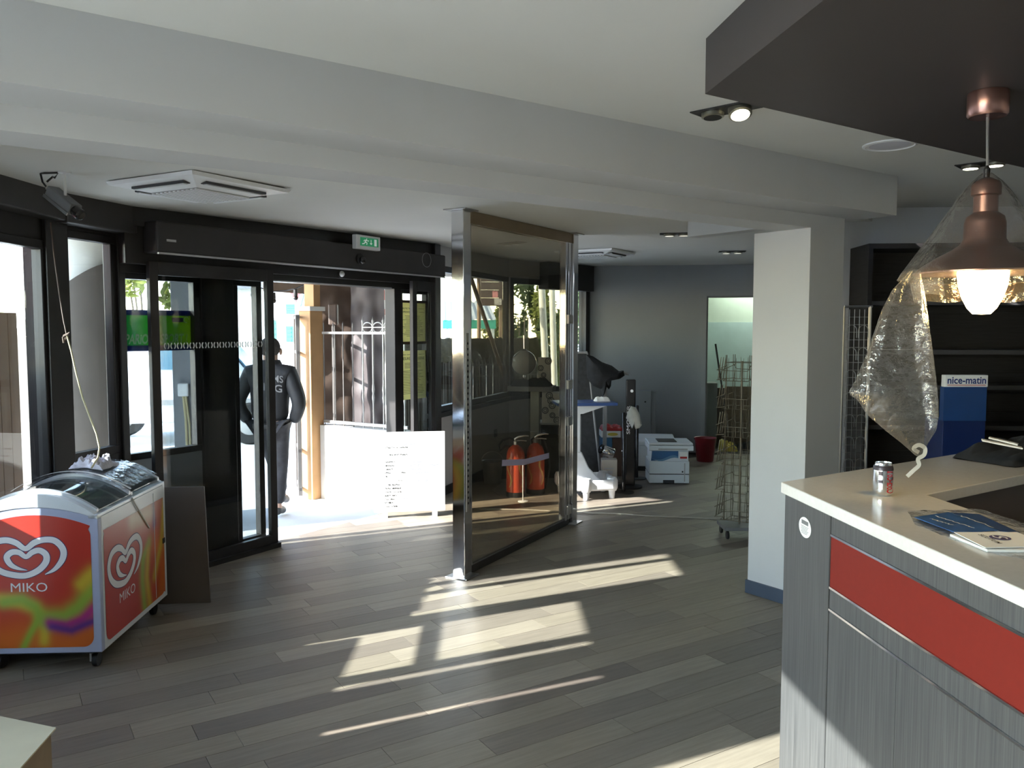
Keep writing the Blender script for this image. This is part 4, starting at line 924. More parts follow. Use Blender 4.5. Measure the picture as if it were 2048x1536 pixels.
for a, b in ((.12, .06), (.39, .0), (-.07, -.36), (.38, -.36)):
    lg = add('corner_boss', MB().lathe(PB.P(a, b, .08), [(.045, 0), (.058, .03), (.058, .10), (.045, .13), (0, .14)], 18), 'ped_white', pd, smooth=True)
    add('leg', MB().lathe(PB.P(a, b, 0), [(.026, 0), (.034, .085)], 14), 'ped_white', lg, smooth=True)
heap('crumpled_paper', PB, .24, .40, -.25, -.10, bt, .05, 4.4, 'paper', 'crumpled white paper on the blue tray top', 'paper', 16)
# bollard, ash post, cloth
c = onz(1247, 985)
bo = thing('black_bollard', c, 'slim black bollard post left of the lettered post', 'post')
add('shaft', MB().lathe(c, [(.019, .01), (.019, 1.0 - .18), (.015, .825), (0, .828)], 16), 'black_gloss', bo, smooth=True); add('base_disc', MB().lathe(c, [(.11, 0), (.11, .008), (.03, .014)], 24), 'dark_alu_soft', bo, smooth=True)
AP = FBf(1252, 8.6, 96)
ap = thing('ash_post', AP.P(.05, -.06, 0), 'tall black smoking post with white vertical lettering', 'ashtray post')
az1 = ony(1262, 759, 8.6).z
add('column', MB().box(AP, 0, .10, -.10, 0, .03, az1), 'black_gloss', ap, bevel=.012); add('base', MB().lathe(AP.P(.05, -.05, 0), [(.13, 0), (.13, .02), (.08, .032)], 28), 'black', ap, smooth=True)
zl = ony(1253, 868, 8.6).z
letters('lettering', 'SMOKER', AP.P(.043, .001, zl), (0, 0, 1), -AP.A, .30, .034, 'logo_white', ap)
add('badge', MB().lathe(AP.P(.06, .0, az1 - .12), [(.016, 0), (.016, .003)], 14, ax=AP.B), 'logo_white', ap)
c2 = onz(1273, 957)
bo2 = copy_tree(bo, None, c2); bo2['label'] = 'slim black bollard post right of the lettered post'; bo2['group'] = bo['group'] = 'black bollards'
mat('cloth_white', (0.55, 0.55, 0.52), 0.9, var=0.1, scale=20)
pts = [(1262, 812), (1272, 815), (1280, 830), (1284, 850), (1279, 856), (1271, 858), (1268, 846), (1264, 857), (1258, 845), (1252, 836), (1256, 822)]
P4 = [ony(x, y, 8.44) for x, y in pts]
mb = MB(); cc_ = sum(P4, Vector()) / len(P4); nO = len(P4)
R0 = [[cc_ + (q - cc_) * s_ + Vector((0, d, 0)) for q in P4] for s_, d in ((.9, .03), (1, 0), (.75, -.03), (.3, -.04))]
mb.add([q for r__ in R0 for q in r__], [(i * nO + j, i * nO + (j + 1) % nO, (i + 1) * nO + (j + 1) % nO, (i + 1) * nO + j) for i in range(3) for j in range(nO)] + [tuple(range(nO - 1, -1, -1)), tuple(3 * nO + j for j in range(nO))])
tag(add('white_cloth', mb, 'cloth_white', smooth=True), 'white cloth hanging on the lettered black post', 'cloth')
# small packs, chrome canister, carton between stand and post
def pack(name, px, Y, w, d, z0, hgt, m_, label, cat, az=90):
    fr = FBf(px, Y, az); return tag(add(name, MB().box(fr, 0, w, -d, 0, z0, z0 + hgt), m_, bevel=.004), label, cat), fr
mat('pack_red', (0.42, 0.03, 0.03), 0.5); mat('pack_yellow', (0.62, 0.50, 0.08), 0.5); mat('pack_blue', (0.04, 0.13, 0.24), 0.5); mat('pack_brown', (0.13, 0.08, 0.06), 0.7); mat('carton_beige', (0.42, 0.38, 0.32), 0.8, var=0.08)
Yk = 9.3
zA = ony(1220, 905, Yk).z
pack('storage_box', 1204, Yk, .23, .3, 0, zA, 'pack_brown', 'brown carton behind the chrome canister', 'box')
zB = ony(1220, 875, Yk).z
pack('storage_box', 1204, Yk, .12, .25, zA, zB - zA, 'pack_blue', 'blue pack on the brown carton', 'box'); pack('storage_box', 1226, Yk, .105, .25, zA, zB - zA - .01, 'pack_brown', 'dark brown pack beside the blue pack', 'box')
zD = ony(1220, 862, Yk).z; zE = ony(1220, 852, Yk).z
yy, fr = pack('storage_box', 1203, Yk, .22, .24, zB, zD - zB, 'paper', 'white pack with a yellow oval on the box pile', 'box')
mb = MB(); mb.add([fr.P(.13 + .06 * math.cos(t), .0055, (zB + zD) / 2 + .018 * math.sin(t)) for t in [2 * math.pi * k / 16 for k in range(16)]], [tuple(range(16))]); add('oval_print', mb, 'pack_yellow', yy, fix=False)
heap('red_bag', FBf(1204, Yk), 0, .24, -.22, .0, zD, .09, 2.2, 'pack_red', 'red plastic bag on top of the box pile', 'bag', 16)
c = ony(1219, 922, 8.75); c.z = 0
kz = .20
CT = FBf(1204, 8.62, 93)
ctn = thing('printed_carton', CT.P(.08, -.08, 0), 'beige printed carton on the floor by the black bollard', 'box')
cth = ony(1225, 920, 8.62).z
add('carton', MB().box(CT, 0, .165, -.16, 0, 0, cth), 'carton_beige', ctn, bevel=.003)
for k, (v, w_) in enumerate(((.68, .10), (.5, .07), (.3, .08), (.18, .08))): add('print_mark', MB().box(CT, .08 - w_ / 2, .08 + w_ / 2, .0, .001, cth * v, cth * v + .012 + .02 * (k % 2)), 'grey_plastic', ctn)
kc = CT.P(.06, -.08, cth)
kt = thing('chrome_canister', kc, 'shiny chrome canister with black lid lying on the printed carton', 'canister')
axk = Vector((-.85, -.1, .35)).normalized()
add('body', MB().lathe(kc + Vector((.07, 0, .055)), [(.05, 0), (.055, .01), (.055, .12), (.048, .13)], 22, ax=axk), 'chrome', kt, smooth=True); add('lid', MB().lathe(kc + Vector((.07, 0, .055)) + axk * .13, [(.05, 0), (.05, .025), (.03, .035)], 22, ax=axk), 'black_gloss', kt, smooth=True)
# tall grey cabinet box and low white chest against the end wall
GB = FBf(1279, 10.75, 101.6)
gb = thing('grey_locker', GB.P(.1, -.1, 0), 'narrow grey box standing against the end wall', 'box')
gz = ony(1293, 782, 10.75).z
mat('locker_grey', (0.24, 0.25, 0.25), 0.6, var=0.04)
add('body', MB().box(GB, 0, .15, -.16, 0, 0, gz), 'locker_grey', gb, bevel=.003); add('side_box', MB().box(GB, .13, .21, -.14, -.02, .24, gz - .01), 'locker_grey', gb, bevel=.003); add('lock', MB().lathe(GB.P(.075, 0, gz - .14), [(.012, 0), (.012, .01)], 12, ax=GB.B), 'black', gb)
CH = FBf(1262, 9.65, 98)
hz = .36
chs = thing('low_white_chest', CH.P(.3, -.35, 0), 'low white chest with flat lid behind the copier', 'chest')
add('body', MB().box(CH, .02, .50, -.70, 0, .06, hz - .05), 'white_plastic', chs, bevel=.012); add('lid', MB().box(CH, 0, .53, -.72, .02, hz - .05, hz), 'white_plastic', chs, bevel=.014); add('plinth', MB().box(CH, .05, .47, -.66, -.04, 0, .06), 'black', chs)
# copier
PRf = FBf(1300, 8.84, 93)
pr = thing('copier', PRf.P(.23, -.2, 0), 'white office copier with blue front panel on the floor', 'printer')
mat('copier_white', (0.62, 0.66, 0.70), 0.4, var=0.02); mat('copier_blue', (0.04, 0.13, 0.30), 0.35); mat('copier_light_blue', (0.13, 0.26, 0.42), 0.35); mat('gap', (0.03, 0.03, 0.035), 0.8)
pw = .43; k = 8.84 / 1650
add('paper_tray', MB().box(PRf, 0, pw, -.38, 0, .01, .105), 'copier_white', pr, bevel=.006)
add('tray_handle', MB().box(PRf, .15, .27, -.02, .002, .012, .045), 'gap', pr)
add('main_body', MB().box(PRf, .0, pw, -.38, 0, .112, .25), 'copier_white', pr, bevel=.006)
add('gap_line', MB().box(PRf, .005, pw - .005, -.37, -.004, .10, .116), 'gap', pr)
add('right_door', MB().box(PRf, pw - .055, pw - .045, -.1, .002, .03, .23), 'grey_plastic', pr)
wave = [(.02, .252)] + [(.02 + .29 * t, .255 + .02 * math.sin(t * 6.0 + 2.6) + .014) for t in [i / 14 for i in range(15)]] + [(.31, .36), (.03, .36)]
add('upper_body', MB().box(PRf, .02, pw - .01, -.38, -.012, .25, .37), 'copier_white', pr, bevel=.004)
add('blue_panel', MB().slab(PRf, wave, -.012, -.006), 'copier_blue', pr)
w2 = [(.02 + .29 * t, .27 + .020 * math.sin(t * 6.0 + 2.6)) for t in [i / 14 for i in range(15)]]
add('blue_wave', MB().slab(PRf, w2 + [(x, y + .028 * math.sin(math.pi * min(1, max(0, 1 - (x - .02) / .30)) ** .6)) for x, y in reversed(w2)], -.006, -.004), 'copier_light_blue', pr)
add('sticker', MB().box(PRf, .325, pw - .02, -.012, -.009, .275, .35), 'paper', pr); add('sticker_band', MB().box(PRf, .33, pw - .025, -.009, -.008, .278, .30), 'pack_red', pr)
add('power_mark', MB().box(PRf, .35, .365, 0, .001, .128, .145), 'ink', pr)
add('scanner', MB().box(PRf, -.008, pw + .035, -.40, .045, .37, .425), 'copier_white', pr, bevel=.008)
add('control_panel', MB().slab(PRf, [(.09, .378), (.40, .378), (.40, .395), (.09, .395)], .045, .048), 'grey_plastic', pr)
add('scanner_lid', MB().box(PRf, -.006, pw + .03, -.40, .04, .43, .452), 'copier_white', pr, bevel=.008)
add('lid_mat', MB().box(PRf, .10, .30, -.3, -.05, .452, .458), 'black', pr)
# red bucket
c = onz(1410, 922)
bu = thing('red_bucket', c, 'dark red plastic bucket by the doorway', 'bucket')
mat('bucket_red', (0.22, 0.018, 0.025), 0.35)
add('body', MB().lathe(c, [(.10, 0), (.105, .01), (.135, .29), (.142, .30), (.132, .295), (.098, .015), (0, .015)], 26), 'bucket_red', bu, smooth=True)
add('handle', MB().tube([c + Vector((.138 * math.cos(t), .02, .29 - .05 * math.sin(t))) for t in [math.pi * i / 12 for i in range(13)]], .005, 6), 'black', bu, smooth=True)
# things in the doorway
fr = FBf(1413, 11.75, 98)
t = thing('grey_cupboard', fr.P(.08, -.1, 0), 'grey cupboard just inside the doorway', 'cupboard')
add('body', MB().box(fr, 0, .15, -.3, 0, 0, ony(1420, 766, 11.75).z), 'locker_grey', t, bevel=.004); add('door', MB().box(fr, .01, .14, 0, .012, .04, ony(1420, 766, 11.75).z - .03), 'locker_grey', t, bevel=.002)
fr = FBf(1452, 11.9, 97)
mb = MB().slab(fr, [(0, 0), (.44, 0), (.44, ony(1480, 773, 11.9).z), (.0, ony(1480, 773, 11.9).z)], -.03, 0)
mat('chip_board', (0.17, 0.13, 0.09), 0.8, var=0.15, scale=30)
tag(add('chipboard_panel', mb, 'chip_board'), 'brown chipboard panel standing in the doorway', 'board')
fr = FBf(1434, 11.85, 97); tag(add('dark_board', MB().box(fr, 0, .13, -.04, 0, 0, ony(1440, 776, 11.85).z), 'hardboard', bevel=.003), 'dark narrow panel between cupboard and chipboard in the doorway', 'board')
heap('yellow_bag', FBf(1443, 11.2, 97), 0, .22, -.25, 0, 0, .17, 6.1, 'pack_yellow', 'yellowish bag on the floor of the doorway', 'bag', 16)
heap('black_bag', FBf(1478, 11.3, 97), 0, .24, -.25, 0, 0, .14, 7.7, 'coat', 'black bag on the floor of the doorway', 'bag', 16)
tag(add('broom_stick', MB().tube([ony(1431, 688, 11.3), ony(1456, 858, 11.05)], .013, 8), 'black'), 'black stick leaning in the doorway', 'stick')
# wire postcard rack on casters
mat('wire', (0.13, 0.11, 0.08), 0.45, 0.6)
rc = onz(1478, 1072); R = .165
wr_ = thing('wire_rack', rc, 'revolving wire postcard rack on casters beside the column', 'rack')
H0, H1 = .14, 1.47; q = .0028
add('pole', MB().tube([rc + Vector((0, 0, .08)), rc + Vector((0, 0, H1 - .05))], .008, 8), 'wire', wr_)
mb = MB().tube([rc + Vector((-.16, -.03, .075)), rc + Vector((.16, .03, .075))], .012, 6).tube([rc + Vector((-.03, .16, .075)), rc + Vector((.03, -.16, .075))], .012, 6)
add('base', MB().wbox(rc.x - .15, rc.x + .15, rc.y - .13, rc.y + .13, .072, .10), 'mid_grey', wr_, bevel=.004)
for dx, dy in ((-.12, -.1), (.12, -.1), (-.12, .1), (.12, .1)): add('caster', MB().lathe(rc + Vector((dx - .009, dy, .034)), [(0, 0), (.032, .0), (.034, .009), (.032, .018), (0, .018)], 14, ax=(1, 0, 0)), 'black', wr_, smooth=True)
nT = 6; face = 0
for f in range(4):
    an = math.radians(45 + 90 * f + 12); X = Vector((math.cos(an), math.sin(an), 0)); Yv = Vector((-X.y, X.x, 0))
    bot, topi = rc + X * (R * .55), rc + X * (R * .55)
    side_ = MB()
    for sgn in (-1, 1): side_.tube([bot + Yv * (sgn * R * .62) + Vector((0, 0, H0)), bot + Yv * (sgn * R * .62) + Vector((0, 0, H1))], q, 5)
    for z in (H0, H1 - .06): side_.tube([bot - Yv * R * .62 + Vector((0, 0, z)), bot + Yv * R * .62 + Vector((0, 0, z))], q, 5)
    ladder = tag(add('wire_side', side_, 'wire', wr_, smooth=True), None)
    for i in range(nT):
        z0 = H0 + .03 + i * (H1 - H0) / nT; pk = MB(); out = rc + X * (R * 1.05)
        I0, I1 = bot - Yv * R * .6, bot + Yv * R * .6; O0, O1 = out - Yv * R * .6, out + Yv * R * .6; u = Vector((0, 0, 1))
        pk.tube([I0 + u * (z0 + .11), O0 + u * (z0 + .07), O1 + u * (z0 + .07), I1 + u * (z0 + .11)], q, 5); pk.tube([I0 + u * z0, O0 + u * (z0 - .01), O1 + u * (z0 - .01), I1 + u * z0], q, 5)
        for k_ in (.2, .5, .8):
            P0 = O0.lerp(O1, k_); pk.tube([P0 + u * (z0 - .01) + Yv * -.012, P0 + u * (z0 + .17) - X * .02, P0 + u * (z0 - .01) + Yv * .012], q * .9, 5)
        add('pocket', pk, 'wire', wr_)
# ------------------------------------------------------------------ counter
CZ = 1.11
K_ = onz(1562, 964, CZ); d_f = dirs(174.8)[0]; d_b = dirs(56)[0]; I_ = onz(1853, 989, CZ)
CF = Fr((K_.x, K_.y), 174.8)     # a towards the camera, b outwards (to the left)
CK = Fr((K_.x, K_.y), 56)        # a along the back edge, b inwards
mat('quartz', (0.66, 0.64, 0.60), 0.16, var=0.03, scale=60)
m, n, p, o = newmat('grey_wood')
tc = n.nodes.new('ShaderNodeTexCoord'); mp = n.nodes.new('ShaderNodeMapping'); mp.inputs['Scale'].default_value = (90, 90, 1.5); nz = n.nodes.new('ShaderNodeTexNoise'); nz.inputs['Scale'].default_value = 2.0; nz.inputs['Detail'].default_value = 4
cr = n.nodes.new('ShaderNodeValToRGB'); cr.color_ramp.elements[0].position = .3; cr.color_ramp.elements[0].color = (.048, .048, .050, 1); cr.color_ramp.elements[1].position = .75; cr.color_ramp.elements[1].color = (.100, .099, .098, 1)
n.links.new(tc.outputs['Object'], mp.inputs[0]); n.links.new(mp.outputs[0], nz.inputs[0]); n.links.new(nz.outputs['Fac'], cr.inputs[0]); n.links.new(cr.outputs[0], p.inputs['Base Color']); p.inputs['Roughness'].default_value = .5
mat('red_panel', (0.17, 0.016, 0.010), 0.55, var=0.03, scale=40, spec=0.2); mat('inner_brown', (0.10, 0.075, 0.065), 0.5); mat('inner_grey', (0.20, 0.20, 0.24), 0.35)
wt = [K_, K_ + d_b * 4.3, I_ + d_b * 3.9, I_, I_ + d_f * 2.7, K_ + d_f * 2.95]
tag(add('counter_top', MB().prism([(q.x, q.y) for q in wt], CZ - .040, CZ), 'quartz', bevel=.003), 'glossy off-white stone worktop of the bar counter', 'worktop')
ct = thing('bar_counter', (K_ + d_f * 1.2).xy.to_3d(), 'grey wood bar counter with a red front stripe', 'counter')
zt_ = CZ - .041
a1 = CF.hit(1662, 1036, -.015)[0]
zr1 = CF.hit(1660, 1070, -.012)[1]; zr0 = CF.hit(1657, 1174.5, -.012)[1]; zs_ = CF.hit(1655.6, 1218, -.012)[1]
LFc = 2.9
add('end_panel', MB().box(CF, .012, a1, -.06, -.012, 0, zt_), 'grey_wood', ct, bevel=.0015)
add('upper_band', MB().box(CF, a1 + .003, LFc, -.05, -.016, zr1 + .004, zt_), 'grey_wood', ct)
add('red_stripe', MB().box(CF, a1 + .003, LFc, -.05, -.016, zr0 + .004, zr1 - .004), 'red_panel', ct)
add('middle_band', MB().box(CF, a1 + .003, LFc, -.05, -.016, zs_ + .004, zr0 - .004), 'grey_wood', ct)
for z in (zr1, zr0, zs_): add('chrome_strip', MB().box(CF, a1 + .003, LFc, -.05, -.0125, z - .0035, z + .0035), 'chrome', ct)
aj = CF.hit(1793, 1344, -.016)[0]
js = [a1 + .003, aj, aj + .62, aj + 1.24, LFc]
for i in range(4): add('lower_panel', MB().box(CF, js[i], js[i + 1] - .002, -.05, -.016, .09, zs_ - .004), 'grey_wood', ct)
add('kick_plate', MB().box(CF, a1, LFc, -.07, -.035, 0, .09), 'black', ct)
add('back_panel', MB().box(CK, .06, 4.2, .015, .045, 0, zt_), 'grey_wood', ct)
ii = Fr((I_.x, I_.y), 56); jj = Fr((I_.x, I_.y), 174.8)
add('inner_apron', MB().box(ii, 0, 3.85, -.035, -.01, CZ - .22, zt_), 'inner_brown', ct); add('inner_apron', MB().box(jj, 0, 2.65, .01, .035, CZ - .22, zt_), 'inner_brown', ct)
add('work_surface', MB().prism([(q.x, q.y) for q in (I_ + d_b * 3.8, I_, I_ + d_f * 2.6, I_ + d_f * 2.6 + d_b * 3.8)], .84, .87), 'inner_grey', ct)
# oval sticker
st_ = add('sticker', MB().add([CF.P(*(lambda q: (q[0] + dx, -.0105, q[1] + dz))(CF.hit(1610, 1055, -.011))) for dx, dz in [(.048 * math.cos(t), .036 * math.sin(t)) for t in [2 * math.pi * k / 28 for k in range(28)]]], [tuple(range(28))]), 'paper', ct, fix=False)
sa, szz = CF.hit(1610, 1055, -.011)
mb = MB().box(CF, sa - .026, sa + .026, -.0105, -.0098, szz + .010, szz + .024)
add('sticker_block', mb, 'mid_grey', ct)
mb = MB()
for i in range(6): mb.box(CF, sa - .03 + .004 * (i % 2), sa + .028 - .005 * (i % 3), -.0105, -.0098, szz + .002 - i * .005, szz + .0034 - i * .005)
tag(add('sticker_print', mb, 'mid_grey', ct), kind='stuff')

# drinks can
cc = onz(1765, 990, CZ)
cn = thing('drink_can', cc, 'silver drink can with red script standing on the counter', 'can')
mat('can_silver', (0.70, 0.71, 0.73), 0.22, 1.0, var=0.03); mat('can_red', (0.55, 0.02, 0.03), 0.35, 0.3); mat('can_dark', (0.06, 0.05, 0.06), 0.35, 0.5)
r = .0325
add('body', MB().lathe(cc, [(.022, .0), (.026, .001), (.0315, .010), (r, .016), (r, .092), (.031, .099), (.0268, .108), (.0268, .1125), (.0255, .1135), (.0250, .109), (0, .1085)], 32), 'can_silver', cn, smooth=True)
add('neck_band', MB().lathe(cc, [(r + .0002, .088), (r + .0002, .093), (.0312, .0995), (.0292, .104)], 32), 'can_dark', cn, smooth=True)
def wrap(nm, txt, ang, zc_, wv, hh, m_):
    v, f = text_mesh(txt, 0, .01); x0 = min(q.x for q in v); x1_ = max(q.x for q in v); y0 = min(q.y for q in v); y1 = max(q.y for q in v)
    mb = MB(); P_ = []
    for q in v:
        up_ = (q.x - x0) / (x1_ - x0) * wv + .05 * 0; ac_ = ang - (q.y - y0) / (y1 - y0) * hh / r + 0
        P_.append(cc + Vector((math.cos(ac_) * (r + .0004), math.sin(ac_) * (r + .0004), zc_ + up_)))
    mb.add(P_, f); return add(nm, mb, m_, cn, fix=False)
wrap('script_lettering', 'Coca-Cola', math.radians(-92), .012, .076, -.034, 'can_red')
for i, (z, h_) in enumerate(((.024, .018), (.046, .010), (.06, .008), (.072, .014))):
    mb = MB(); a0 = math.radians(-140)
    mb.add([cc + Vector((math.cos(a0 + .45 * k / 5) * (r + .0003), math.sin(a0 + .45 * k / 5) * (r + .0003), zz_)) for zz_ in (z, z + h_) for k in range(6)], [(k, k + 1, k + 7, k + 6) for k in range(5)])
    add('printed_block', mb, 'can_dark' if i % 2 else 'logo_white', cn, fix=False)
add('pull_tab', MB().lathe(cc + Vector((.004, 0, .1095)), [(.009, 0), (.009, .0012), (.0, .0014)], 14), 'can_silver', cn)

# brochures in a plastic sleeve
mat('brochure_blue', (0.025, 0.09, 0.26), 0.3, var=0.35, scale=14); mat('brochure_navy', (0.015, 0.05, 0.16), 0.3, var=0.3, scale=14); mat('emblem_violet', (0.06, 0.045, 0.16), 0.4)
zb = CZ + .012
def quad(nm, pxs, z, m_, par=None, th=.002):
    pts = [onz(x, y, z) for x, y in pxs]; mb = MB().prism([(q.x, q.y) for q in pts], z - th, z); return add(nm, mb, m_, par), pts
br = thing('brochure', onz(1980, 1080, CZ), 'blue and white security brochure in the plastic sleeve', 'brochure')
b1, pB = quad('blue_cover', [(1829, 1034), (1897, 1024), (1995, 1060), (1909, 1064)], zb, 'brochure_blue', br)
b3, pW = quad('white_page', [(1908, 1064), (2034, 1064), (2060, 1074), (2060, 1093), (1971, 1095)], zb + .0005, 'paper', br)
br2 = thing('brochure', onz(1990, 1045, CZ), 'dark blue brochure lying behind the first one in the sleeve', 'brochure')
quad('navy_cover', [(1901, 1024.5), (1958, 1028), (2040, 1065), (2000, 1061)], zb - .003, 'brochure_navy', br2)
quad('page_block', [(1905, 1026), (1958, 1028.5), (2040, 1066), (2000, 1062)], zb - .0055, 'paper', br2, .006)
quad('under_page', [(1900, 1068), (2060, 1070), (2060, 1100), (1975, 1099)], CZ + .008, 'paper', br, .007)
Xd = (onz(1997, 1086, zb) - onz(1957, 1068, zb)).normalized(); Yd = Vector((0, 0, 1)).cross(Xd)
letters('lettering', 'SCUTUM', onz(1955, 1069.5, zb + .0012), Xd, Yd, (onz(1996, 1087, zb) - onz(1955, 1069, zb)).length, .014, 'ink', br, bold=.015)
ec = onz(2000, 1075, zb + .0018); er = .026
mb = MB(); mb.add([ec + (Xd * math.cos(t) + Yd * math.sin(t)) * er for t in [2 * math.pi * k / 24 for k in range(24)]], [tuple(range(24))]); add('emblem', mb, 'emblem_violet', br, fix=False)
mb = MB(); ribbon(mb, [ec + Vector((0, 0, .0006)) + Xd * (er * .8 * x) + Yd * (er * .7 * y) for x, y in ((.9, .5), (.2, .75), (-.5, .4), (0, 0), (.5, -.4), (-.2, -.75), (-.9, -.5))], [.003, .006, .008, .008, .008, .006, .003], (0, 0, 1)); add('emblem_swirl', mb, 'paper', br, fix=False)
for k, (x0, y0, x1_, y1) in enumerate(((1866, 1031, 1944, 1056), (1858, 1037, 1902, 1050), (1916, 1030.5, 1985, 1055))):
    a_, b2 = onz(x0, y0, zb + .001), onz(x1_, y1, zb + .001); dd = (b2 - a_); nn = Vector((0, 0, 1)).cross(dd).normalized(); rr_ = random.Random(k); mb = MB(); u = 0
    pts = [a_ + dd * (i / 22) + nn * (.009 * rr_.random()) for i in range(23)]
    ribbon(mb, pts, [.0028] * 23, (0, 0, 1)); add('cover_script', mb, 'paper', br if k < 2 else br2, fix=False)
film('sleeve_film', (0.92, 0.94, 0.97), 0.10, 0.08, diff=0.22, dcol=(0.8, 0.85, 0.95), bump=0.7)
ps_ = [onz(x, y, CZ + .001) for x, y in ((1815, 1023), (1960, 1019), (2062, 1052), (2064, 1122), (1985, 1109), (1900, 1078), (1830, 1050))]
cen = sum(ps_, Vector()) / len(ps_)
def slv(u, v):
    k = u * len(ps_); i = int(k) % len(ps_); q = ps_[i].lerp(ps_[(i + 1) % len(ps_)], k - int(k)); w_ = cen.lerp(q, v)
    hgt = (.006 * abs(noise.noise((w_.x * 30, w_.y * 30, 1))) + .004 * abs(noise.noise((w_.x * 70, w_.y * 70, 4)))) * (v ** 3)
    return Vector((w_.x, w_.y, CZ + .0006 + max(0, hgt)))
tag(add('plastic_sleeve', MB().grid(slv, 56, 12), 'sleeve_film', smooth=True), 'clear crinkled plastic sleeve around the brochures on the counter', 'plastic sleeve')
# black bag with papers on the far counter arm
bf = Fr((onz(1912, 918, CZ).x, onz(1912, 918, CZ).y), 62)
heap('black_shoulder_bag', bf, 0, .62, -.02, .26, CZ, .12, 3.1, 'coat', 'black soft bag lying on the far arm of the counter', 'bag', 34)
for k, (x0, y0, x1_, y1, lab) in enumerate(((1964, 880, 2044, 896, 'thin white folded paper nearest on the black bag'), (1978, 875, 2036, 889, 'thin white folded paper farthest on the black bag'))):
    a_, b2 = ony(x0, y0, 3.36 + .02 * k), ony(x1_, y1, 3.30 + .02 * k)
    mb = MB(); obox(mb, a_, b2, .05 - .015 * k, .006); tag(add('folded_paper', mb, 'paper'), lab, 'paper', 'papers on the black bag')

# ------------------------------------------------------------------ pendant lamp in its plastic bag
mat('copper', (0.40, 0.22, 0.18), 0.28, 0.9, var=0.04); mat('shade_inner', (0.70, 0.66, 0.55), 0.5)
mat('bulb_glow', (1.0, 0.9, 0.6), 0.4, emit=26.0, ecol=(1.0, 0.74, 0.30))
lp = onz(1977, 184, pz); YL = lp.y; sL = YL / 1650
zrim = ony(1964, 548, YL).z; lx = ony(1966, 548, YL).x; L0 = Vector((lx, YL, zrim))
pl = thing('pendant_lamp', Vector((lx, YL, zrim - .11)), 'copper pendant lamp with glowing frosted bulb above the counter', 'lamp')
cn_ = Vector((lp.x, YL, pz))
add('canopy', MB().lathe(cn_, [(.056, -.0005), (.058, -.006), (.058, -.068), (.052, -.075), (.0, -.076)], 30), 'copper', pl, smooth=True)
add('cord', MB().tube([cn_ - Vector((0, 0, .07)), L0 + Vector((.002, 0, 200 * sL))], .0045, 8), 'steel', pl); add('cord_grip', MB().lathe(L0, [(.008, 186 * sL), (.009, 205 * sL), (.005, 212 * sL)], 12), 'black', pl)
prof = [(126, 0), (126, 3), (112, 16), (84, 34), (58, 48), (44, 58), (38, 68), (37, 100), (34, 112), (26, 118), (22, 121), (22, 152), (27, 155), (27, 172), (24, 180), (9, 188)]
add('shade', MB().lathe(L0, [(r_ * sL, h_ * sL) for r_, h_ in prof], 40), 'copper', pl, smooth=True)
add('shade_lining', MB().lathe(L0, [(r_ * sL * .985, h_ * sL - .003) for r_, h_ in prof[1:6]] + [(.0, 55 * sL)], 40), 'shade_inner', pl, smooth=True)
bp_ = [(.0, -80), (16, -79), (26, -68), (36, -48), (43, -25), (46, -2), (46, 8), (40, 40), (0, 44)]
add('bulb', MB().lathe(L0, [(r_ * sL, h_ * sL) for r_, h_ in bp_], 28), 'bulb_glow', pl, smooth=True)
bag = thing('plastic_bag', Vector((ony(1835, 915, YL).x, YL, ony(1835, 950, YL).z)), 'clear plastic bag draped over the pendant lamp with a tied tail', 'plastic bag')
film('bag_film', (0.94, 0.93, 0.91), 0.09, 0.05, diff=0.06, dcol=(0.85, 0.82, 0.76), bump=0.8)
hood = [(8, 198), (30, 178), (50, 150), (72, 110), (98, 62), (120, 26), (133, 2), (136, -14)]
def hoodf(u, v):
    k = v * (len(hood) - 1); i = min(int(k), len(hood) - 2); r_ = hood[i][0] + (hood[i + 1][0] - hood[i][0]) * (k - i); h_ = hood[i][1] + (hood[i + 1][1] - hood[i][1]) * (k - i)
    an = 2 * math.pi * u; w_ = 1 + .035 * noise.noise((math.cos(an) * 2.6, math.sin(an) * 2.6, v * 2)) + .03 * math.sin(an * 9 + 3 * v) * (1 - v)
    left = max(0, -math.cos(an)) ** 3 * max(0, v - .35) * 42
    return L0 + Vector(((r_ * w_ + left) * math.cos(an), (r_ * w_) * math.sin(an), h_ + 6 * noise.noise((u * 12, v * 3, 4)) * v)) * sL
add('hood', MB().grid(hoodf, 64, 24), 'bag_film', bag, smooth=True)
def hemf(u, v):
    an = math.radians(-30 + 240 * u)
    r_ = 132 - 10 * v + 3 * noise.noise((u * 14, v * 3, 2)); return L0 + Vector((r_ * math.cos(an), r_ * math.sin(an), -12 - v * (34 + 12 * noise.noise((u * 6, 0, 5)) + 14 * max(0, u - .0) * (1 - u) * 2))) * sL
add('hem', MB().grid(hemf, 50, 6), 'bag_film', bag, smooth=True)
Lx = [(540, 1822), (580, 1785), (620, 1764), (700, 1737), (760, 1712), (788, 1697), (800, 1716), (830, 1735), (865, 1776), (890, 1808), (912, 1832)]
Rx = [(540, 1840), (590, 1850), (660, 1859), (740, 1869), (800, 1875), (830, 1876), (860, 1872), (885, 1856), (900, 1850), (912, 1844)]
def ip(T, y):
    if y <= T[0][0]: return T[0][1]
    for i in range(len(T) - 1):
        if y <= T[i + 1][0]: return T[i][1] + (T[i + 1][1] - T[i][1]) * (y - T[i][0]) / (T[i + 1][0] - T[i][0])
    return T[-1][1]
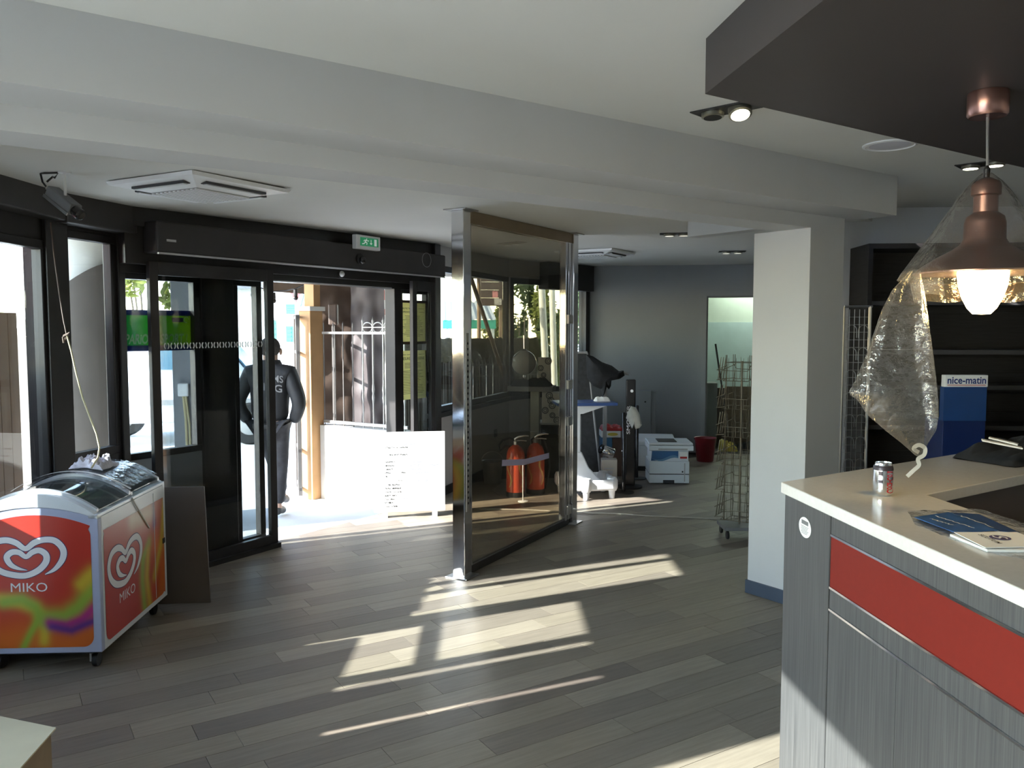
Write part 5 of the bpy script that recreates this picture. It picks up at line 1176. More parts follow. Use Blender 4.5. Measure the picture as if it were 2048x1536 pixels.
def tailf(u, v):
    y = 540 + (912 - 540) * v; l, r_ = ip(Lx, y), ip(Rx, y); an = 2 * math.pi * u; c_ = (l + r_) / 2; hw = (r_ - l) / 2
    fold = 1 + .10 * noise.noise((math.cos(an) * 2.2, math.sin(an) * 2.2, v * 4)) + .07 * math.sin(5 * an + 6 * v)
    px = c_ + hw * math.cos(an) * (fold if abs(math.cos(an)) < .8 else 1); q = ony(px, y, YL)
    return Vector((q.x, YL + hw * sL * .42 * math.sin(an) * fold, q.z))
add('tail', MB().grid(tailf, 60, 46), 'bag_film', bag, smooth=True)
mat('tie_white', (0.70, 0.66, 0.56), 0.4, var=0.05)
mb = MB(); T_ = [ony(x, y, YL + d) for x, y, d in ((1838, 905, 0), (1827, 897, -.01), (1838, 890, -.012), (1850, 897, -.01), (1848, 910, -.008), (1836, 918, -.01), (1838, 930, -.012), (1828, 940, -.012), (1814, 953, -.01))]
T2 = [Vector(q[:3]) for q in crom([tuple(q) for q in T_], 5)]
ribbon(mb, T2, [.013] * len(T2), (0, -1, 0)); add('tie', mb, 'tie_white', bag, fix=False)

# ------------------------------------------------------------------ recessed spots and ceiling speaker
mat('spot_dim', (.8, .8, .75), .3, emit=0.5, ecol=(1.0, .95, .8)); mat('spot_glow', (1, .95, .75), .4, emit=6.0, ecol=(1.0, .93, .66)); mat('spot_rim', (0.35, 0.34, 0.28), 0.3, 0.8)
def downlight(px, py, zc_, az, lit, label, w=.25, tilt=(0, 0)):
    c0 = onz(px, py, zc_); fr = Fr((c0.x, c0.y), az, zc_); t = thing('downlight', c0 - Vector((0, 0, .03)), label, 'spotlight', 'twin recessed spotlights')
    add('frame', MB().box(fr, -w / 2, w / 2, -.065, .065, -.006, -.0005), 'black', t, bevel=.002)
    for k, a in enumerate((-.06, .06)):
        tv = Vector((.0, -.45 * tilt[k], -1)).normalized() if tilt[k] else Vector((0, 0, -1))
        rg = add('lamp_ring', MB().lathe(fr.P(a, 0, -.006), [(.046, 0), (.046, .012 + .02 * tilt[k]), (.038, .016 + .02 * tilt[k])], 22, ax=tv), 'spot_rim', t, smooth=True)
        add('lens', MB().lathe(fr.P(a, 0, -.006), [(.037, .0), (.037, .0165 + .02 * tilt[k])], 22, ax=tv), {True: 'spot_glow', False: 'black_gloss', None: 'spot_dim'}[lit[k]], rg)
    return t
downlight(1452, 218, ZU, 133, (False, True), 'twin recessed spotlight at the corner of the dark ceiling panel', .26, (.2, 1))
downlight(1966, 327, ZU, 133, (True, True), 'twin recessed spotlight beyond the pendant lamp')
zz1 = lambda px, py: 2.40 + .0115 * onz(px, py, 2.47).y
downlight(1353, 467, zz1(1353, 467), 100, (None, None), 'twin recessed spotlight over the entry passage nearer the beam', .28)
downlight(1464, 503, zz1(1464, 503), 100, (None, None), 'twin recessed spotlight over the rear area near the doorway', .28)
sc0 = onz(1780, 289, ZU)
spk = thing('ceiling_speaker', sc0 - Vector((0, 0, .01)), 'round white ceiling speaker beside the dark panel', 'speaker')
mat('speaker_cloth', (0.60, 0.60, 0.66), 0.8)
add('rim', MB().lathe(sc0, [(.125, -.0005), (.125, -.006), (.112, -.010), (.108, -.006)], 36), 'white_plastic', spk, smooth=True); add('grille', MB().lathe(sc0, [(.109, -.004), (.08, -.008), (0, -.010)], 36), 'speaker_cloth', spk, smooth=True)

# ------------------------------------------------------------------ dark shelving, newspaper stand, wire display
SHf = Fr((ony(1706, 700, 6.0).x, 5.78), 94)
sh = thing('shelving_unit', SHf.P(1.2, -.2, 0), 'dark wood wall shelving behind the counter', 'shelving')
mat('wenge', (0.014, 0.012, 0.012), 0.6, var=0.4, scale=6, stretch=(1, 1, 14)); mat('shelf_edge', (0.045, 0.043, 0.045), 0.45)
hS = ony(1800, 487, 5.78).z
add('backing', MB().box(SHf, 0, 2.62, -.38, -.36, 0, hS), 'wenge', sh)
for i in range(15): add('back_slat', MB().box(SHf, .02, 2.6, -.36, -.345, .06 + i * (hS - .1) / 15, .05 + (i + 1) * (hS - .1) / 15), 'wenge', sh)
add('top_board', MB().box(SHf, 0, 2.62, -.36, 0, hS - .035, hS), 'wenge', sh)
for a in (0, 1.3, 2.59): add('upright', MB().box(SHf, a, a + .03, -.36, 0, 0, hS - .035), 'wenge', sh)
for i, y in enumerate((602, 700, 770, 850)): 
    z = ony(1900, y, 5.8).z; add('shelf', MB().box(SHf, .03, 2.59, -.34, -.02, z - .03, z), 'shelf_edge', sh)
NS = Fr((ony(1889, 800, 5.2).x, 5.2), 91)
nw = ony(1974, 800, 5.2).x - NS.o.x
nsx = thing('newspaper_stand', NS.P(nw / 2, -.1, 0), 'blue newspaper stand with a white title plate', 'newspaper stand')
mat('stand_blue', (0.008, 0.045, 0.17), 0.4, var=0.1); mat('stand_navy', (0.006, 0.018, 0.09), 0.4); mat('title_blue', (0.01, 0.03, 0.18), 0.4)
zh0, zh1 = ony(1930, 774, 5.2).z, ony(1930, 750, 5.2).z; zm = ony(1930, 842, 5.2).z
add('body', MB().box(NS, .0, nw, -.25, -.01, 0, zm), 'stand_navy', nsx, bevel=.004); add('back_board', MB().box(NS, 0, nw, -.06, -.01, zm, zh0), 'stand_blue', nsx)
ti = add('title_plate', MB().box(NS, 0, nw, -.05, 0, zh0, zh1), 'logo_white', nsx, bevel=.004)
letters('title_lettering', 'nice-matin', NS.P(.014, .001, zh0 + .02), NS.A, (0, 0, 1), nw - .028, (zh1 - zh0) * .58, 'title_blue', nsx, bold=.02)
add('title_underline', MB().box(NS, .014, nw - .014, 0, .0012, zh0 + .010, zh0 + .014), 'pack_red', nsx)
RKf = Fr((ony(1687, 700, 5.62).x, 5.62), 91)
rw_ = ony(1742, 700, 5.62).x - RKf.o.x; rz1 = ony(1700, 613, 5.62).z
rk = thing('wire_display_rack', RKf.P(rw_ / 2, 0, 0), 'chrome wire mesh newspaper rack between column and shelving', 'rack')
mat('wire_chrome', (0.42, 0.42, 0.42), 0.3, 0.9)
add('side_rail', MB().tube([RKf.P(0, 0, 0), RKf.P(0, 0, rz1)], .007, 8), 'wire_chrome', rk); add('side_rail', MB().tube([RKf.P(rw_ * .92, 0, 0), RKf.P(rw_ * .92, 0, rz1)], .012, 8), 'wire_chrome', rk)
add('top_rail', MB().tube([RKf.P(0, 0, rz1), RKf.P(rw_, 0, rz1)], .008, 8), 'wire_chrome', rk); add('foot', MB().box(RKf, -.02, rw_ + .02, -.18, .12, 0, .02), 'mid_grey', rk)
mb = MB(); k = 0
for i in range(34): z = .06 + i * (rz1 - .08) / 34; mb.tube([RKf.P(0, .0, z), RKf.P(rw_ * .9, .0, z)], .0022, 4)
for i in range(1, 5): mb.tube([RKf.P(rw_ * .9 * i / 5, .003, .03), RKf.P(rw_ * .9 * i / 5, .003, rz1 - .02)], .0022, 4)
for i in range(11):
    z = .10 + i * (rz1 - .16) / 11
    for j in range(2):
        c_ = rw_ * .9 * (.27 + .46 * j); mb.tube([RKf.P(c_ + .032 * math.cos(t), .02, z + .05 + .035 * math.sin(t)) for t in [math.pi * q / 8 for q in range(9)]], .003, 4)
        for s_ in (-1, 1): mb.tube([RKf.P(c_ + s_ * .032, .02, z), RKf.P(c_ + s_ * .032, .02, z + .05)], .003, 4)
tag(add('wire_mesh', mb, 'wire_chrome', rk), kind='stuff')
# ------------------------------------------------------------------ outside
def GP(px, Y): q = ony(px, 800, Y); return Vector((q.x, Y, GZ))
mat('lime_wall', (0.70, 0.68, 0.63), 0.85, var=0.05); mat('ochre', (0.42, 0.24, 0.11), 0.8, var=0.08); mat('iron', (0.16, 0.15, 0.14), 0.5, 0.3); mat('iron_pale', (0.45, 0.44, 0.42), 0.45, 0.4)
mat('tarp_brown', (0.075, 0.050, 0.036), 0.6, var=0.25, scale=5, bump=0.3); mat('tarp_dark', (0.035, 0.024, 0.024), 0.6, var=0.25, scale=5)
# gate pillar
gp0 = GP(624, 8.5); GPf = Fr((gp0.x, gp0.y), 34, GZ)
gpl = thing('gate_pillar', gp0, 'ochre square gate pillar outside the entrance', 'pillar')
pz1 = ony(620, 622, 8.5).z - GZ
add('shaft', MB().box(GPf, -.085, .085, -.085, .085, 0, pz1), 'ochre', gpl, bevel=.004); add('cap_ledge', MB().box(GPf, -.105, .105, -.105, .105, pz1, pz1 + .045), 'lime_wall', gpl, bevel=.004); add('upper_post', MB().box(GPf, -.02, .07, -.07, .07, pz1 + .045, 2.62), 'ochre', gpl, bevel=.004)
# open gate leaf seen nearly edge-on
gl0 = GP(598, 8.35)
GL = Fr((gl0.x, gl0.y), -17, GZ)
gl_ = thing('gate_leaf', gl0, 'narrow open iron gate leaf beside the gate pillar', 'gate')
for a in (0.0, .5): add('stile', MB().box(GL, a, a + .04, -.02, .02, .05, 1.9), 'iron', gl_)
for z in (.1, .5, 1.0, 1.5, 1.86): add('rail', MB().box(GL, 0, .54, -.012, .012, z, z + .03), 'iron', gl_)
for i in range(3): add('bar', MB().tube([GL.P(.14 + .13 * i, 0, .1), GL.P(.14 + .13 * i, 0, 1.86)], .009, 6), 'iron', gl_)
# dwarf wall with railing from pillar to door jamb
fa = GP(641, 8.55); fb = Vector((-0.98, 7.93, GZ)); dv = fb - fa; FN = Fr((fa.x, fa.y), math.degrees(math.atan2(dv.x, dv.y)), GZ); LN = dv.length
wz = ony(700, 853, 8.35).z - GZ
struct('wall_terrace', MB().box(FN, 0, LN - .02, -.09, .06, 0, wz), 'lime_wall', 'white rendered dwarf wall under the railing outside')
rl = thing('railing', FN.P(LN / 2, 0, wz), 'wrought iron railing with rings and spear tips outside the door', 'railing')
rz0, rz = wz + .05, ony(740, 666, 8.2).z - GZ
add('bottom_rail', MB().box(FN, .01, LN - .03, -.012, .012, rz0 - .03, rz0), 'iron_pale', rl); add('top_rail', MB().box(FN, .01, LN - .03, -.016, .016, rz - .012, rz + .012), 'iron_pale', rl); add('ring_rail', MB().box(FN, LN * .5, LN - .03, -.006, .006, rz + .052, rz + .060), 'iron_pale', rl)
nb = 9
for i in range(nb):
    a = .06 + (LN - .13) * i / (nb - 1); orn = i >= 4
    add('bar', MB().lathe(FN.P(a, 0, 0), ([(.007, wz), (.007, rz0 + .2), (.014, rz0 + .26), (.009, rz0 + .30), (.014, rz0 + .34), (.008, rz0 + .40), (.0085, rz + .10), (.011, rz + .115), (0, rz + .165)] if orn else [(.006, wz), (.006, rz + .09), (0, rz + .12)]), 10), 'iron_pale' if orn else 'iron', rl, smooth=True)
    if orn and i < nb - 1:
        st = (LN - .13) / (nb - 1); add('ring', MB().tube([FN.P(a + st / 2 + st * .46 * math.cos(t), 0, rz + .055 + .05 * math.sin(t)) for t in [2 * math.pi * k / 18 for k in range(18)]], .006, 6, closed=True), 'iron_pale', rl, smooth=True)
# brown tarpaulins hanging behind the railing
def tarp(nm, px0, px1, y0, y1, Y0, Y1, m_, label, seed):
    a, b = GP(px0, Y0), GP(px1, Y1); zt = ony(px0, y0, Y0).z; zb_ = ony(px0, y1, Y0).z
    def f(u, v):
        q = a.lerp(b, u); return Vector((q.x, q.y + .03 * noise.noise((u * 3, v * 9, seed)) + .008 * math.sin(v * 26 + 2 * u + seed), zb_ + (zt - zb_) * v + .02 * noise.noise((u * 4, 0, seed))))
    return tag(add(nm, MB().grid(f, 20, 40, .012, (0, 1, 0)), m_, smooth=True), label, 'tarpaulin', 'tarpaulins behind the railing')
tarp('tarpaulin', 634, 708, 545, 846, 9.0, 9.15, 'tarp_brown', 'brown creased tarpaulin next to the gate pillar', 1.0)
tarp('tarpaulin', 704, 770, 545, 852, 8.95, 8.8, 'tarp_dark', 'dark brown tarpaulin next to the door jamb', 5.0)
tb0, tb1 = GP(628, 9.07), GP(776, 8.87)
hb_ = thing('hanging_bar', (tb0 + tb1) / 2, 'wooden bar on two posts carrying the tarpaulins', 'bar')
ztb = ony(634, 545, 9.0).z
add('bar', MB().tube([Vector((tb0.x, tb0.y, ztb + .02)), Vector((tb1.x, tb1.y, ztb + .02))], .03, 8), 'pole_wood' if 'pole_wood' in MATS else 'ochre', hb_)
for q in (tb0, tb1): add('post', MB().tube([q + Vector((0, .06, 0)), Vector((q.x, q.y + .06, ztb + .05))], .03, 8), 'ochre', hb_)
p0 = GP(667, 8.85); bxw = Fr((p0.x, p0.y), 92)
lbx = thing('letter_box', p0, 'brown letter box on a thin post before the tarpaulin', 'letter box')
add('box', MB().box(bxw, -.045, .05, -.08, 0.0, ony(667, 650, 8.85).z, ony(667, 608, 8.85).z), 'tarp_brown', lbx, bevel=.012); add('post', MB().box(bxw, -.015, .015, -.05, -.02, GZ, ony(667, 650, 8.85).z), 'iron', lbx)
mat('poster_red', (0.55, 0.22, 0.20), 0.6)
q0 = GP(768, 9.3); pr_ = Fr((q0.x, q0.y), 95)
wp = thing('wall_poster', pr_.P(.06, 0, 1.8), 'red and white bill seen past the door jamb', 'poster')
add('sheet', MB().box(pr_, 0, .16, 0, .004, ony(770, 632, 9.3).z, ony(770, 575, 9.3).z), 'paper', wp); add('red_block', MB().box(pr_, .01, .12, .004, .006, ony(770, 600, 9.3).z, ony(770, 580, 9.3).z), 'poster_red', wp); add('red_block', MB().box(pr_, .01, .12, .004, .006, ony(770, 630, 9.3).z, ony(770, 618, 9.3).z), 'poster_red', wp)
add('backing_post', MB().box(pr_, -.01, .17, -.05, 0, GZ, ony(770, 570, 9.3).z), 'lime_wall', wp)
# give way sign
sc_ = ony(591, 560, 15.0); sz_ = .42
gw = thing('give_way_sign', Vector((sc_.x, 15.0, GZ)), 'red bordered white triangular give way sign in the street', 'road sign')
mat('sign_red', (0.60, 0.05, 0.05), 0.4)
tri = lambda s_, d: [sc_ + Vector((s_ * .87 * math.cos(t), d, s_ * .87 * math.sin(t))) for t in (-math.pi / 2, math.pi / 6, 5 * math.pi / 6)]
add('border', MB().extrude(tri(sz_ * 1.1, 0), (0, .02, 0)), 'sign_red', gw); add('face', MB().extrude(tri(sz_ * .78, -.004), (0, .004, 0)), 'logo_white', gw); add('pole', MB().tube([Vector((sc_.x, 15.05, GZ)), Vector((sc_.x, 15.05, sc_.z + .2))], .03, 10), 'iron_pale', gw)
# green shuttered house with corrugated lean-to
hx = GP(515, 24); HS = Fr((hx.x, 24), 94, GZ)
mat('house_white', (0.72, 0.72, 0.68), 0.85); mat('shutter_green', (0.02, 0.22, 0.15), 0.5); mat('roof_sheet', (0.40, 0.44, 0.48), 0.5, 0.3); mat('grey_roof', (0.25, 0.25, 0.26), 0.8)
ho = thing('green_shuttered_house', HS.P(2, -1, 0), 'white house with green shutters across the street', 'house')
add('wall', MB().box(HS, -2.2, 2.4, -4, 0, 0, 3.0), 'house_white', ho)
add('roof', MB().add([HS.P(-2.5, .3, 2.9), HS.P(2.6, .3, 2.9), HS.P(2.6, -2.0, 4.4), HS.P(-2.5, -2.0, 4.4), HS.P(2.6, -4.3, 2.9), HS.P(-2.5, -4.3, 2.9)], [(0, 1, 2, 3), (3, 2, 4, 5), (1, 4, 2), (0, 3, 5)]), 'grey_roof', ho)
for px, y0, y1, w_ in ((572, 608, 628, .34), (572, 652, 684, .18), (583, 652, 684, .14), (540, 640, 684, .18)):
    a, zt = HS.hit(px, y0, .02); zb_ = HS.hit(px, y1, .02)[1]; sh_ = add('shutter', MB().box(HS, a, a + w_, 0, .04, zb_, zt), 'shutter_green', ho)
    for k in range(4): add('louvre', MB().box(HS, a + .02, a + w_ - .02, .04, .055, zb_ + (zt - zb_) * (k + .3) / 4, zb_ + (zt - zb_) * (k + .55) / 4), 'shutter_green', sh_)
# corrugated lean-to roofs
def corrugated(nm, pts, n_, label, posts=()):
    """pts: four corners (front-left, front-right, back-right, back-left)"""
    t = thing(nm, Vector((sum(q.x for q in pts) / 4, sum(q.y for q in pts) / 4, GZ)), label, 'roof')
    def f(u, v): q = pts[0].lerp(pts[1], u).lerp(pts[3].lerp(pts[2], u), v); return q + Vector((0, 0, .03 * math.cos(u * n_ * 2 * math.pi)))
    add('sheet', MB().grid(f, n_ * 6, 3, .006, (0, 0, -1)), 'roof_sheet', t, smooth=True)
    add('fascia', MB().extrude([pts[0], pts[1], pts[1] - Vector((0, 0, .18)), pts[0] - Vector((0, 0, .18))], (0, .03, 0)), 'shutter_green', t)
    for q in posts: add('post', MB().tube([Vector((q.x, q.y, GZ)), q], .04, 8), 'house_white', t)
A1 = [ony(597, 613, 17), ony(640, 613, 17), ony(640, 570, 20), ony(612, 562, 20)]
corrugated('lean_to_roof', A1, 5, 'corrugated lean-to roof left of the gate pillar', (ony(600, 616, 17.2), ony(638, 616, 17.2)))
A2 = [ony(885, 640, 17), ony(992, 640, 17), ony(975, 604, 21), ony(885, 600, 21)]
corrugated('kiosk_roof', A2, 8, 'corrugated kiosk roof seen through the long window', (ony(893, 643, 17.2), ony(985, 643, 17.2)))
# festoon lights
fs = [ony(x, y, 8.9) for x, y in ((470, 560), (505, 571), (546, 583), (572, 581), (592, 577), (612, 568))]
fe_ = thing('festoon_lights', fs[2], 'black festoon cable with unlit bulbs over the terrace', 'string lights')
add('wire', MB().tube(fs, .006, 6), 'black', fe_, smooth=True)
add('pole', MB().tube([Vector((fs[-1].x, fs[-1].y, GZ)), fs[-1]], .012, 6), 'iron', fe_)
for x, y in ((506, 573), (547, 585), (591, 579)):
    q = ony(x, y, 8.9); s_ = add('socket', MB().lathe(q, [(.022, 0), (.024, -.06), (.02, -.075)], 12), 'black', fe_, smooth=True); add('bulb', MB().ball(q - Vector((0, 0, .09)), .028, n=12, m=8), 'black_gloss', s_, smooth=True)
# balustrade and street wall
bl_ = thing('balustrade', GP(565, 14.7), 'white balustrade at the far side of the terrace', 'balustrade')
b0_, b1_ = GP(530, 14.7), GP(604, 14.7)
add('plinth', MB().wbox(b0_.x, b1_.x, 14.6, 14.8, GZ, GZ + .2), 'lime_wall', bl_); add('handrail', MB().wbox(b0_.x, b1_.x, 14.58, 14.82, .82, .92), 'lime_wall', bl_)
bal = None
for i in range(6):
    x = b0_.x + (b1_.x - b0_.x) * (i + .5) / 6
    if bal is None: bal = add('baluster', MB().lathe(Vector((x, 14.7, 0)), [(.05, .12), (.05, .18), (.035, .24), (.065, .42), (.035, .62), (.05, .70), (.05, .82)], 12), 'lime_wall', bl_, smooth=True); x_0 = x
    else: c_ = bal.copy(); COL.objects.link(c_); c_.parent = bl_; c_.location = (x - x_0, 0, 0)
# white van
vx = GP(95, 11.9); VF = Fr((vx.x, vx.y), 78, GZ)
va_ = thing('white_van', VF.P(1.3, -.8, 0), 'white van parked outside the fixed pane', 'van')
mat('van_white', (0.78, 0.79, 0.80), 0.25, var=0.01); mat('van_glass', (0.10, 0.22, 0.30), 0.08); mat('tyre', (0.02, 0.02, 0.02), 0.8)
prof = [(0, .35), (0, 1.75), (.15, 1.92), (1.9, 1.92), (2.2, 1.8), (2.75, 1.12), (3.35, .98), (3.5, .80), (3.5, .35)]
add('body', MB().slab(VF, prof, -1.6, 0), 'van_white', va_, bevel=.04, seg=3)
add('side_window', MB().slab(VF, [(1.45, 1.15), (1.45, 1.70), (2.08, 1.70), (2.52, 1.15)], 0, .012), 'van_glass', va_); add('windscreen', MB().extrude([VF.P(2.27, -.12, 1.74), VF.P(2.27, -1.48, 1.74), VF.P(2.74, -1.48, 1.16), VF.P(2.74, -.12, 1.16)], VF.A * .02 + Vector((0, 0, .012))), 'van_glass', va_)
add('bumper', MB().box(VF, 3.42, 3.58, -1.58, -.02, .34, .56), 'grey_plastic', va_, bevel=.03); add('trim_strip', MB().box(VF, .1, 3.4, 0, .02, .62, .70), 'grey_plastic', va_); add('mirror', MB().box(VF, 2.34, 2.44, .02, .18, 1.15, 1.35), 'black', va_, bevel=.02)
for a in (.7, 2.8):
    for b in (-.02, -1.42):
        w_ = add('wheel', MB().lathe(VF.P(a, b - .09, .32), [(0, 0), (.29, 0), (.32, .03), (.32, .13), (.29, .18), (0, .18)], 24, ax=VF.B), 'tyre', va_, smooth=True); add('hub_cap', MB().lathe(VF.P(a, b + .09, .32), [(.17, 0), (.12, .02), (0, .025)], 18, ax=VF.B), 'grey_plastic', w_, smooth=True)
# foliage
m_l = mat('leaf_green', (0.055, 0.085, 0.022), 0.6, var=0.5, scale=3, trans=0.35); mat('leaf_yellow', (0.16, 0.18, 0.04), 0.6, var=0.4, scale=3, trans=0.4); mat('bark', (0.10, 0.08, 0.06), 0.9)
def foliage(nm, base, rx, ry, z0, z1, n_, m_, label, seed, leaf=.07, cat='bush'):
    rr = random.Random(seed); t = thing(nm, base, label, cat); mb = MB(); h_ = z1 - z0
    cl = [(rr.gauss(0, .42), rr.gauss(0, .42), rr.random(), .22 + .2 * rr.random()) for _ in range(16)]
    for i in range(n_):
        cx, cy, cz, cr_ = rr.choice(cl); d = Vector((rr.gauss(0, 1), rr.gauss(0, 1), rr.gauss(0, 1))).normalized() * (cr_ * rr.random() ** .4)
        k = 1 - .5 * abs(cz - .45)
        c_ = base + Vector(((cx * k + d.x) * rx, (cy * k + d.y) * ry, 0)); c_.z = z0 + h_ * min(1, max(0, cz + d.z * .6))
        u = Vector((rr.gauss(0, 1), rr.gauss(0, 1), rr.gauss(0, 1))).normalized(); w = u.orthogonal().normalized(); L_ = leaf * (.6 + .8 * rr.random())
        mb.add([c_ - u * L_, c_ + w * L_ * .4, c_ + u * L_, c_ - w * L_ * .4], [(0, 1, 2, 3)])
    tag(add('foliage', mb, m_, t, fix=False), kind='stuff')
    st = MB(); 
    for k in range(4): e_ = base + Vector((rx * .5 * rr.gauss(0, .6), ry * .5 * rr.gauss(0, .6), z0 - base.z + h_ * .6)); st.tube([base + Vector((.02 * k, 0, 0)), base.lerp(e_, .5) + Vector((.03, 0, 0)), e_], [.035, .025, .012], 6)
    add('stems', st, 'bark', t)
    return t
foliage('street_tree', GP(292, 15.5), .75, .75, 2.1, 4.4, 1500, 'leaf_yellow', 'yellow-green street tree above the betting banner', 2, .10, 'tree')
for i, (px, Y, rx, z1, n_, m_, lab) in enumerate(((1000, 22.5, .5, 2.4, 1300, 'leaf_yellow', 'yellowish bush seen left in the far windows'), (1046, 20.6, .42, 3.2, 1900, 'leaf_green', 'tall green bush behind the corner window'), (1093, 18.6, .42, 3.1, 1900, 'leaf_yellow', 'loose yellow-green bush right of the tall green bush'), (1148, 17.0, .42, 2.9, 1500, 'leaf_green', 'dark green bush at the far end by the shutter box'), (1085, 15.4, .6, 1.9, 1000, 'leaf_green', 'low green bush in front of the taller ones'))):
    foliage('garden_bush', GP(px, Y), rx, .38, .1, z1, n_, m_, lab, 10 + i, .085)['group'] = 'bushes beyond the corner window'
# bamboo screen, iron fence line and poles outside the right windows
mat('cane', (0.045, 0.033, 0.02), 0.8, var=0.4, scale=12); mat('thatch', (0.075, 0.058, 0.026), 0.9, var=0.4, scale=30, bump=.5)
def cane_screen(s0, s1, ns_, label):
    dv = s1 - s0; SF = Fr((s0.x, s0.y), math.degrees(math.atan2(dv.x, dv.y)), GZ); LS = dv.length; cane = None
    scn = thing('cane_screen', SF.P(LS / 2, 0, 0), label, 'screen', 'cane screens outside the long window')
    for i in range(ns_):
        a = LS * (i + .5) / ns_
        if cane is None: cane = add('cane', MB().tube([SF.P(a, 0, 0), SF.P(a, 0, 1.3)], LS / ns_ * .47, 7), 'cane', scn, smooth=True); c0_ = SF.P(a, 0, 0)
        else: c_ = cane.copy(); COL.objects.link(c_); c_.parent = scn; c_.location = SF.P(a, .006 * (-1) ** i, 0) - c0_
    def thf(u, v): return SF.P(LS * u, .07 * math.sin(v * math.pi) + .015 * noise.noise((u * 40, v * 6, 1)), 1.27 + .36 * v - .01 + .03 * noise.noise((u * 30, 0, 3)))
    add('thatch_band', MB().grid(thf, 60, 8, .05, tuple(-SF.B)), 'thatch', scn, smooth=True)
    return SF, LS
SF, LS = cane_screen(GP(905, 11.6), GP(1075, 12.3), 26, 'dark cane screen fence seen through the long window')
cane_screen(Vector((-1.95, 9.35, GZ)), GP(903, 11.55), 32, 'dark cane screen fence added behind the tarpaulins to cut side light')  # extra run of screen added to keep light out of the rear area
irf = thing('ring_fence', SF.P(LS / 2, .2, 0), 'dark iron fence with a row of rings before the cane screen', 'fence')
S3 = SF.shift(0, .2)
for z in (1.08, 1.24): add('rail', MB().box(S3, 0, LS, -.01, .01, z, z + .02), 'iron', irf)
for i in range(12):
    a = LS * (i + .5) / 12; add('bar', MB().tube([S3.P(a, 0, 0), S3.P(a, 0, 1.34)], .008, 6), 'iron', irf)
    if i < 11: add('ring', MB().tube([S3.P(a + LS / 24 + .055 * math.cos(t), 0, 1.165 + .055 * math.sin(t)) for t in [2 * math.pi * k / 14 for k in range(14)]], .006, 5, closed=True), 'iron', irf)
def pole(px0, y0, px1, y1, Y, r_, m_, label):
    a, b = ony(px0, y0, Y), ony(px1, y1, Y); t = thing('garden_pole', a, label, 'pole'); add('tube', MB().tube([a, b], r_, 10), m_, t, smooth=True); add('end_cap', MB().ball(b, r_ * 1.05, n=10, m=6), m_, t, smooth=True); return t
mat('pole_white', (0.55, 0.55, 0.50), 0.5); mat('pole_wood', (0.22, 0.15, 0.09), 0.7)
yb = 657 + 1.76 * 1650 / 13.0
pole(1098, yb, 1082, 545, 13.0, .055, 'pole_white', 'leaning white pole outside the corner window')
pole(1112, yb, 1103, 545, 13.3, .05, 'pole_white', 'second white pole right of the leaning one')
yb2 = 657 + 1.76 * 1650 / 11.2
pole(1062, yb2, 942, 555, 11.2, .028, 'pole_wood', 'slanting wooden pole crossing the long window')
# awning added over the right windows to keep sun and sky off the end wall
wa_ = thing('window_awning', WA.P(LWA / 2, -.9, 2.42), 'brown flat awning added over the long and corner windows to block sun', 'awning')
mat('awning_brown', (0.10, 0.065, 0.04), 0.8, var=0.1)
n1, n2 = -WA.B, -WB.B; nk = (n1 + n2).normalized() * 2.0
w0, w1, w2 = WA.P(.2, -.13, 0), WA.P(LWA, -.13, 0), WB.P(LWB, -.13, 0)
for q in ((w0, w1, w1 + nk, w0 + n1 * 1.9), (w1, w2, w2 + n2 * 1.9, w1 + nk)): add('canopy', MB().prism([(v.x, v.y) for v in q], 2.44, 2.47), 'awning_brown', wa_)
v0, v1 = w0 + n1 * 1.9, w1 + nk
add('valance', MB().extrude([Vector((v0.x, v0.y, 2.44)), Vector((v1.x, v1.y, 2.44)), Vector((v1.x, v1.y, 2.08)), Vector((v0.x, v0.y, 2.08))], n1 * .02), 'awning_brown', wa_)
for q in (w0 + n1 * 1.85, w1 + nk * .97, w2 + n2 * 1.85): add('post', MB().tube([Vector((q.x, q.y, GZ)), Vector((q.x, q.y, 2.44))], .03, 8), 'pole_wood', wa_)
ea = thing('added_entrance_awning', MF.P(.5, -1.0, 2.5), 'brown flat awning added out of view over the entrance to block sun', 'awning')  # unseen awning put in to shorten the sun's reach through the door
add('canopy', MB().box(MF, -1.0, 2.0, -2.1, -.16, 2.50, 2.53), 'awning_brown', ea)
add('valance', MB().box(MF, -1.0, 2.0, -2.12, -2.1, 2.42, 2.53), 'awning_brown', ea)
for a in (-.95, 1.0): add('arm', MB().tube([MF.P(a, -2.05, 2.51), MF.P(a, -.17, 2.85)], .012, 6), 'iron', ea)
# timber awning board with small signs above the screen
aw = GP(962, 13.6); AWf = Fr((aw.x, aw.y), 80, GZ)
awn = thing('awning_board', AWf.P(.2, 0, 0), 'brown boarded awning corner seen through the long window', 'awning')
zA0, zA1 = ony(980, 612, 13.6).z - GZ, ony(980, 548, 13.6).z - GZ
for k in range(4): add('board', MB().box(AWf, 0, .36, 0, .03, zA0 + (zA1 - zA0) * k / 4 + .004, zA0 + (zA1 - zA0) * (k + 1) / 4), 'tarp_brown', awn)
add('post', MB().box(AWf, .31, .36, -.06, -.01, 0, zA1), 'pole_wood', awn); add('red_tag', MB().box(AWf, .19, .28, .03, .035, zA0 + .14, zA0 + .24), 'poster_red', awn); add('cream_tag', MB().box(AWf, .22, .34, .03, .035, zA0 + .02, zA0 + .12), 'carton_beige', awn)
